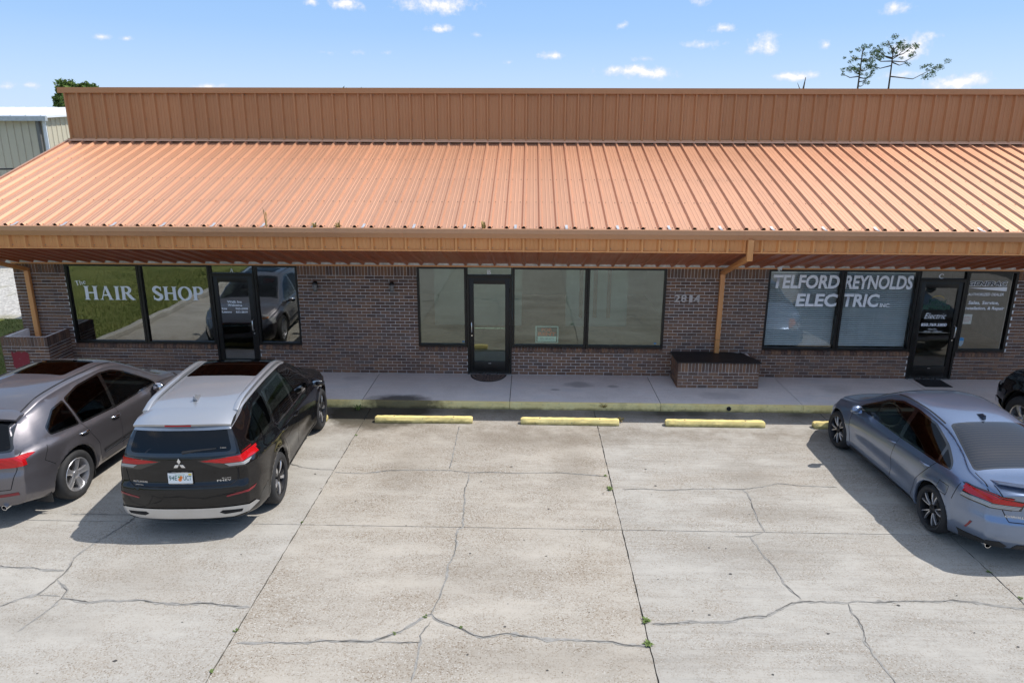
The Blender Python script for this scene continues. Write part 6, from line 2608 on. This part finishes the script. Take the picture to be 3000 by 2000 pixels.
def build_sedan(loc, rz):
    sp = dict(yR=-2.315, yF=2.315, nexp=2.6, flare=.02, door_in=.026, door_z=.42, bowR=.26, bowF=.40, warp_len=.8, warp_len_f=.9, shoulder=.965,
              zt=[(-2.315, 1.0), (-2.2, 1.045), (-2.05, 1.055), (-1.85, 1.06), (-1.65, 1.095), (-1.3, 1.235), (-.9, 1.36), (-.4, 1.42), (0, 1.43), (.3, 1.40), (.65, 1.26), (1.12, .99), (1.35, .925), (1.8, .86), (2.1, .77), (2.25, .68), (2.315, .60)],
              zr=[(-2.315, .93), (-2.0, .985), (-1.7, 1.01), (-1.35, 1.13), (-.9, 1.27), (-.3, 1.345), (0, 1.345), (.3, 1.295), (.7, 1.12), (1.08, .94), (1.4, .87), (1.9, .77), (2.2, .64), (2.315, .54)],
              wr=[(-2.315, .62), (-2.0, .70), (-1.7, .695), (-1.35, .61), (-.9, .56), (0, .56), (.4, .58), (.8, .66), (1.12, .745), (1.6, .74), (2.1, .66), (2.315, .5)],
              zbelt=[(-2.315, .84), (-2.0, .915), (-1.5, .935), (-.5, .90), (.5, .875), (1.1, .865), (1.5, .82), (2.0, .71), (2.2, .6), (2.315, .5)],
              wb=[(-2.315, .68), (-2.0, .78), (-1.4, .815), (0, .80), (1.1, .80), (1.6, .80), (2.0, .73), (2.315, .55)],
              w=[(-2.315, .73), (-2.1, .835), (-1.6, .885), (-1.3, .89), (0, .875), (1.4, .89), (1.9, .85), (2.15, .76), (2.315, .60)],
              zb=[(-2.315, .27), (-2.0, .20), (-1.5, .17), (1.6, .16), (2.315, .18)], zm=[(-2.315, .60), (0, .56), (2.315, .46)],
              warpR=[(.15, .14), (.3, .06), (.45, .0), (.6, .0), (.68, .035), (.85, .05), (.95, .03), (1.06, .0)],
              warpF=[(.15, .06), (.3, .0), (.5, .03), (.7, .16), (.9, .35)],
              arches=[(1.385, .318, .372), (-1.315, .318, .372)], r=.317, rim=.243, tw=.225, track=.762, well_out=.83)
    root = empty('parked_sedan', loc, rz)
    tag(root, 'blue-grey metallic sedan with machined alloy wheels parked right of the empty bays', 'sedan', 'vehicles parked nose-in at the kerb')
    sh = Shell(sp)
    common(sh, sp, root, None, 'multi', (.2, .5, .9, 1.15))
    hit = sh.hit
    wp, _ = sh.cut(rpoly([(-.70, 1.08), (.70, 1.08), (.53, .33), (-.53, .33)], .05), 'top', ('windscreen_trim', 'gloss_black', 0.0), lim=lambda c: c.z > .93)
    sh.cut(rpoly([(-.67, 1.05), (.67, 1.05), (.50, .37), (-.50, .37)], .05), 'top', ('windscreen', 'glass', 0.0), over=(wp,))
    gp, _ = sh.cut(rpoly([(-.655, -1.70), (.655, -1.70), (.50, -.86), (-.50, -.86)], .07), 'top', ('rear_window_trim', 'gloss_black', 0.0), lim=lambda c: c.z > 1.02)
    sh.cut(rpoly([(-.625, -1.66), (.625, -1.66), (.475, -.89), (-.475, -.89)], .07), 'top', ('rear_window', 'rear_glass', .001), over=(gp,))
    for sd in (1, -1):
        pass
    window_band(sh, [([(.90, .905), (.84, .955), (.40, 1.20), (.10, 1.285), (-.20, 1.30), (-.26, .915)], 'side_window', 'glass', .03),
                     ([(-.34, .925), (-.29, 1.30), (-.70, 1.265), (-1.10, 1.135), (-1.18, .95)], 'side_window', 'dark_glass', .025),
                     ([(-1.225, .955), (-1.16, 1.11), (-1.40, 1.00), (-1.44, .965)], 'side_window', 'dark_glass', .02)])
    for sx in (1, -1):
        m = lambda pts: [(sx * a, b) for a, b in pts]
        hp, _ = sh.cut(m([(.36, .90), (.40, .78), (.97, .76), (.97, .95), (.60, .925)]), 'rear', ('lamp_housing', 'gloss_black', .002, sx), nmin=.12)
        sh.cut(m([(.38, .89), (.40, .845), (.97, .835), (.97, .94), (.60, .915)]), 'rear', ('tail_lamp', 'red', .006, sx), over=(hp,), nmin=.12)
        sh.cut(m([(.40, .84), (.43, .79), (.97, .775), (.97, .828), (.60, .832)]), 'rear', ('reversing_lamp', 'clear', .006, sx), over=(hp,), nmin=.12)
        hs, _ = sh.cut([(-2.4, .76), (-2.13, .775), (-1.72, .92), (-1.78, .94), (-2.4, .95)], 'side', ('lamp_housing', 'gloss_black', .002, sx), sx, nmin=.3)
        sh.cut([(-2.4, .838), (-2.10, .835), (-1.76, .92), (-1.80, .932), (-2.4, .94)], 'side', ('tail_lamp', 'red', .006, sx), sx, over=(hs,), nmin=.3)
        sh.cut([(-2.4, .78), (-2.14, .785), (-2.0, .826), (-2.10, .829), (-2.4, .829)], 'side', ('reversing_lamp', 'clear', .006, sx), sx, over=(hs,), nmin=.3)
        sh.cut(m([(.795, .52), (.815, .42), (.824, .42), (.806, .53)]), 'rear', ('bumper_reflector', 'red_dark', .005, sx), nmin=-.05)
        sh.cut(m([(.46, .30), (.52, .22), (.80, .24), (.84, .34), (.56, .36)]), 'rear', ('bumper_vent', 'plastic', .004, sx), nmin=.0)
        sh.cut(m([(.36, .60), (.40, .54), (.92, .58), (.92, .72)]), 'front', ('headlamp', 'clear', .004, sx), nmin=.1)
        sh.cut([(2.35, .56), (2.0, .63), (1.80, .74), (1.88, .76), (2.35, .70)], 'side', ('headlamp', 'amber', .004, sx), sx, nmin=.2)
        sh.cut(strip((-.62, -.0), (-.62, -.0), .1) if 0 else strip((sx * .53, -.82), (sx * .545, .30), .018), 'top', ('roof_moulding', 'plastic', .003, sx), lim=lambda c: c.z > 1.2)
    sh.cut([(-.62, .20), (.62, .20), (.72, .40), (-.72, .40)], 'front', ('grille', 'plastic', .004))
    sh.cut([(-.42, .25), (.42, .25), (.38, .34), (-.38, .34)], 'rear', ('rear_diffuser', 'plastic', .006), nmin=.0)
    seams(sh, [[(-.62, 1.02), (-.60, .80), (-.52, .64), (.52, .64), (.60, .80), (.62, 1.02)]], .010, 'rear')
    seams(sh, [[(.98, .86), (1.00, .62), (.93, .30)], [(-.30, .905), (-.26, .60), (-.26, .26)], [(-1.20, .935), (-1.12, .82), (-.92, .56), (-.84, .28)], [(.93, .25), (-.84, .25)], [(-1.72, .90), (-1.70, .78), (-1.68, .66)]], .010)
    seams(sh, [[(-1.40, .78), (-1.58, .78), (-1.58, .66), (-1.40, .66), (-1.40, .78)]], .007, both=False, one=-1)
    seams(sh, [[(-.66, -1.72), (-.685, -2.1)], [(.66, -1.72), (.685, -2.1)]], .010, 'top')
    side_both(sh, [(.95, .155), (.95, .23), (-.88, .23), (-.88, .155)], 'sill_cladding', 'plastic', .008, nmin=-.2)
    paint = paint_mat('blue_grey_paint', (.185, .240, .350), .80, .29, .14, dust_amt=.06)
    rg, nt = new_mat('heated_glass')
    p = nt.obj()
    ln = nt.math('FRACT', nt.math('MULTIPLY', nt.sep(p)[1], 24.0))
    line = nt.math('GREATER_THAN', ln, .90)
    setp(nt, base=nt.mix(line, (.012, .016, .024), (.045, .042, .04)), rough=.06, spec=.5, coat=.2, coat_rough=.02)
    sh.split(root, dict(dark_glass=M_GLASS_DARK, rear_glass=rg, glass=M_GLASS_CAR, gloss_black=bpy.data.materials['gloss_black'], chrome=M_CHROME, red=M_RED, clear=M_CLEAR, red_dark=M_REDDK, amber=M_AMBER, gap=M_GAP, plastic=M_BLKPL), paint)
    # boot lip spoiler
    b = MB()
    xs = np.linspace(-.60, .60, 15)
    a0, a1, a2 = [], [], []
    for x in xs:
        yb = -2.265 + .22 * (abs(x) / .62) ** 2.6
        p = hit((x, yb + .16, 3), (0, 0, -1))[0]
        a0.append(p + Vector((0, 0, .002)))
        a1.append(Vector((x, yb - .015, p.z + .028)))
        q = hit((x, yb + .05, 3), (0, 0, -1))[0]
        a2.append(q + Vector((0, 0, -.01)))
    for i in range(14):
        b.face([a0[i], a0[i + 1], a1[i + 1], a1[i]])
        b.face([a1[i], a1[i + 1], a2[i + 1], a2[i]])
    for i in (0, 14):
        b.face([a0[i], a1[i], a2[i]])
    b.build('boot_spoiler', paint, root, smooth=30, merge=True)
    p, n = hit((0, -.72, 3), (0, 0, -1))
    b = MB()
    b.prism([(-.03, -.80, p.z - .012), (.03, -.80, p.z - .012), (.02, -.62, p.z - .006), (-.02, -.62, p.z - .006)], (0, -.04, .06))
    v = b.v
    for i in range(4, 8):
        v[i] = (v[i][0] * .25, -.82 + (v[i][1] + .84) * .35, v[i][2])
    b.build('aerial_fin', simple('fin_blue', (.03, .04, .06), .3, coat=1), root, bevel=.006)
    for sx in (1, -1):
        mirror(root, sx, .83, .78, .935, paint, .92)
        for y, z in ((-.18, .80), (-1.02, .83)):
            x = hit((sx * 3, y, z), (-sx, 0, 0))[0].x
            handle(root, sx, abs(x) - .004, y, z, paint, -.008)
        b = MB()
        M = Matrix.Translation((sx * .60, -1.99, .245)) @ Matrix.Rotation(PI / 2, 4, 'X')
        b.lathe([(.034, -.10), (.040, .0), (.040, .10), (.034, .10), (.030, -.02), (.001, -.02)], 18, M)
        b.build('exhaust_tip', M_CHROME, root, smooth=45)
    y0, y1 = hit((-.55, -6, .70), (0, 1, 0))[0].y, hit((-.33, -6, .70), (0, 1, 0))[0].y
    o = lettering('badge', 'COROLLA', -.56, y0 - .004, .69, .028, .24, M_LETTER, root, .014, rz=math.atan2(y1 - y0, .22))
    yb = hit((0, -6, .74), (0, 1, 0))[0].y
    plate(root, (0, yb - .01, .75), 0, R(-4), None, None)
    seats(root, -.10, -.92, .46, .48, M_SEAT, 1.40)
    return root


def build_pickup(loc, rz):
    sp = dict(yR=-2.95, yF=2.95, nexp=3.2, flare=.03, door_in=.01, door_z=.6, bowR=.05, bowF=.16, warp_len=.4, warp_len_f=.6,
              zt=[(-2.95, 1.36), (-1.2, 1.36), (-.95, 1.40), (-.8, 1.84), (-.4, 1.93), (.3, 1.93), (.6, 1.86), (1.0, 1.56), (1.35, 1.30), (1.6, 1.27), (2.3, 1.22), (2.7, 1.16), (2.85, 1.08), (2.95, .98)],
              zr=[(-2.95, 1.33), (-1.2, 1.33), (-.95, 1.36), (-.8, 1.74), (-.4, 1.83), (.3, 1.83), (.6, 1.72), (1.0, 1.40), (1.30, 1.235), (1.6, 1.22), (2.3, 1.16), (2.7, 1.09), (2.95, .92)],
              wr=[(-2.95, .90), (-1.2, .92), (-.8, .72), (.3, .70), (.8, .78), (1.3, .91), (1.6, .90), (2.5, .86), (2.95, .78)],
              zbelt=[(-2.95, 1.28), (-1.2, 1.28), (0, 1.20), (1.3, 1.19), (2.3, 1.12), (2.7, 1.04), (2.95, .86)],
              wb=[(-2.95, .93), (-1.2, .95), (1.3, .95), (2.3, .93), (2.95, .84)],
              w=[(-2.95, .97), (-2.6, 1.0), (0, 1.0), (2.2, 1.0), (2.7, .97), (2.95, .90)],
              zb=[(-2.95, .48), (2.4, .36), (2.95, .40)], zm=[(-2.95, .8), (2.95, .78)],
              warpR=[(.3, 0), (1.9, .05)], warpF=[(.3, .08), (.5, .0), (.7, .0), (.9, .04), (1.2, .14)],
              arches=[(2.0, .41, .50), (-1.70, .41, .50)], r=.41, rim=.255, tw=.28, track=.86, well_out=.93)
    root = empty('parked_pickup', loc, rz)
    tag(root, 'black pickup truck nose just showing at the right edge beyond the blue-grey sedan', 'pickup truck', 'vehicles parked nose-in at the kerb')
    sh = Shell(sp, 46)
    common(sh, sp, root, None, 'five', (.2, .5, .9, 1.15))
    hit = sh.hit
    wp, _ = sh.cut(rpoly([(-.84, 1.28), (.84, 1.28), (.66, .64), (-.66, .64)], .05), 'top', ('windscreen', 'glass', 0.0), lim=lambda c: c.z > 1.2)
    window_pair(sh, [(1.0, 1.26), (.55, 1.66), (.18, 1.76), (.12, 1.25)], 'side_window', 'glass', .03)
    window_pair(sh, [(.05, 1.25), (.10, 1.76), (-.60, 1.74), (-.66, 1.27)], 'side_window', 'dark_glass', .03)
    for sx in (1, -1):
        m = lambda pts: [(sx * a, b) for a, b in pts]
        sh.cut(m([(.60, .76), (.60, 1.0), (.97, 1.0), (.97, .76)]), 'front', ('headlamp', 'clear', .004, sx), nmin=.35)
        sh.cut([(3.0, .76), (2.80, .80), (2.74, .99), (2.80, 1.0), (3.0, .98)], 'side', ('headlamp', 'clear', .004, sx), sx, nmin=.15)
        sh.cut([(2.80, .82), (2.76, .97), (2.79, .97), (2.83, .82)], 'side', ('indicator_lamp', 'amber', .008, sx), sx, over=tuple(range(400)), nmin=.15)
    sh.cut([(-.56, .62), (.56, .62), (.56, 1.0), (-.56, 1.0)], 'front', ('grille', 'gloss_black', .004))
    for zz in (.70, .80, .90):
        sh.cut(strip((-.54, zz), (.54, zz), .02), 'front', ('grille_bar', 'chrome', .012), over=tuple(range(400)))
    sh.cut([(-.95, .42), (.95, .42), (.95, .56), (-.95, .56)], 'front', ('front_bumper', 'chrome', .02), nmin=.05)
    seams(sh, [[(1.18, 1.2), (1.16, .7), (1.10, .45)], [(.08, 1.22), (.08, .45)], [(-.72, 1.25), (-.72, .48)]], .012)
    seams(sh, [[(-.80, 1.30), (-.80, 2.72), (.80, 2.72), (.80, 1.30)]], .012, 'top')
    side_both(sh, [(1.45, 1.0), (1.25, 1.0), (1.25, .93), (1.45, .93)], 'side_badge', 'chrome', .008)
    paint = bpy.data.materials['black_paint']
    sh.split(root, dict(dark_glass=M_GLASS_DARK, glass=M_GLASS_CAR, gloss_black=bpy.data.materials['gloss_black'], chrome=M_CHROME, red=M_RED, clear=M_CLEAR, amber=M_AMBER, gap=M_GAP), paint)
    for sx in (1, -1):
        mirror(root, sx, 1.02, 1.0, 1.30, M_BLKPL, 1.2)
        handle(root, sx, .985, .22, 1.10, M_CHROME)
    seats(root, .05, -.62, .95, .5, M_SEAT, 1.88)
    return root


LOT_Z = -.15
build_black_suv((-4.52, -4.22, LOT_Z), R(3.6))
build_grey_suv((-7.30, -4.08, LOT_Z), R(-3.6))
build_sedan((6.17, -4.62, LOT_Z), R(2.4))
build_pickup((9.47, -4.95, LOT_Z), R(0.0))
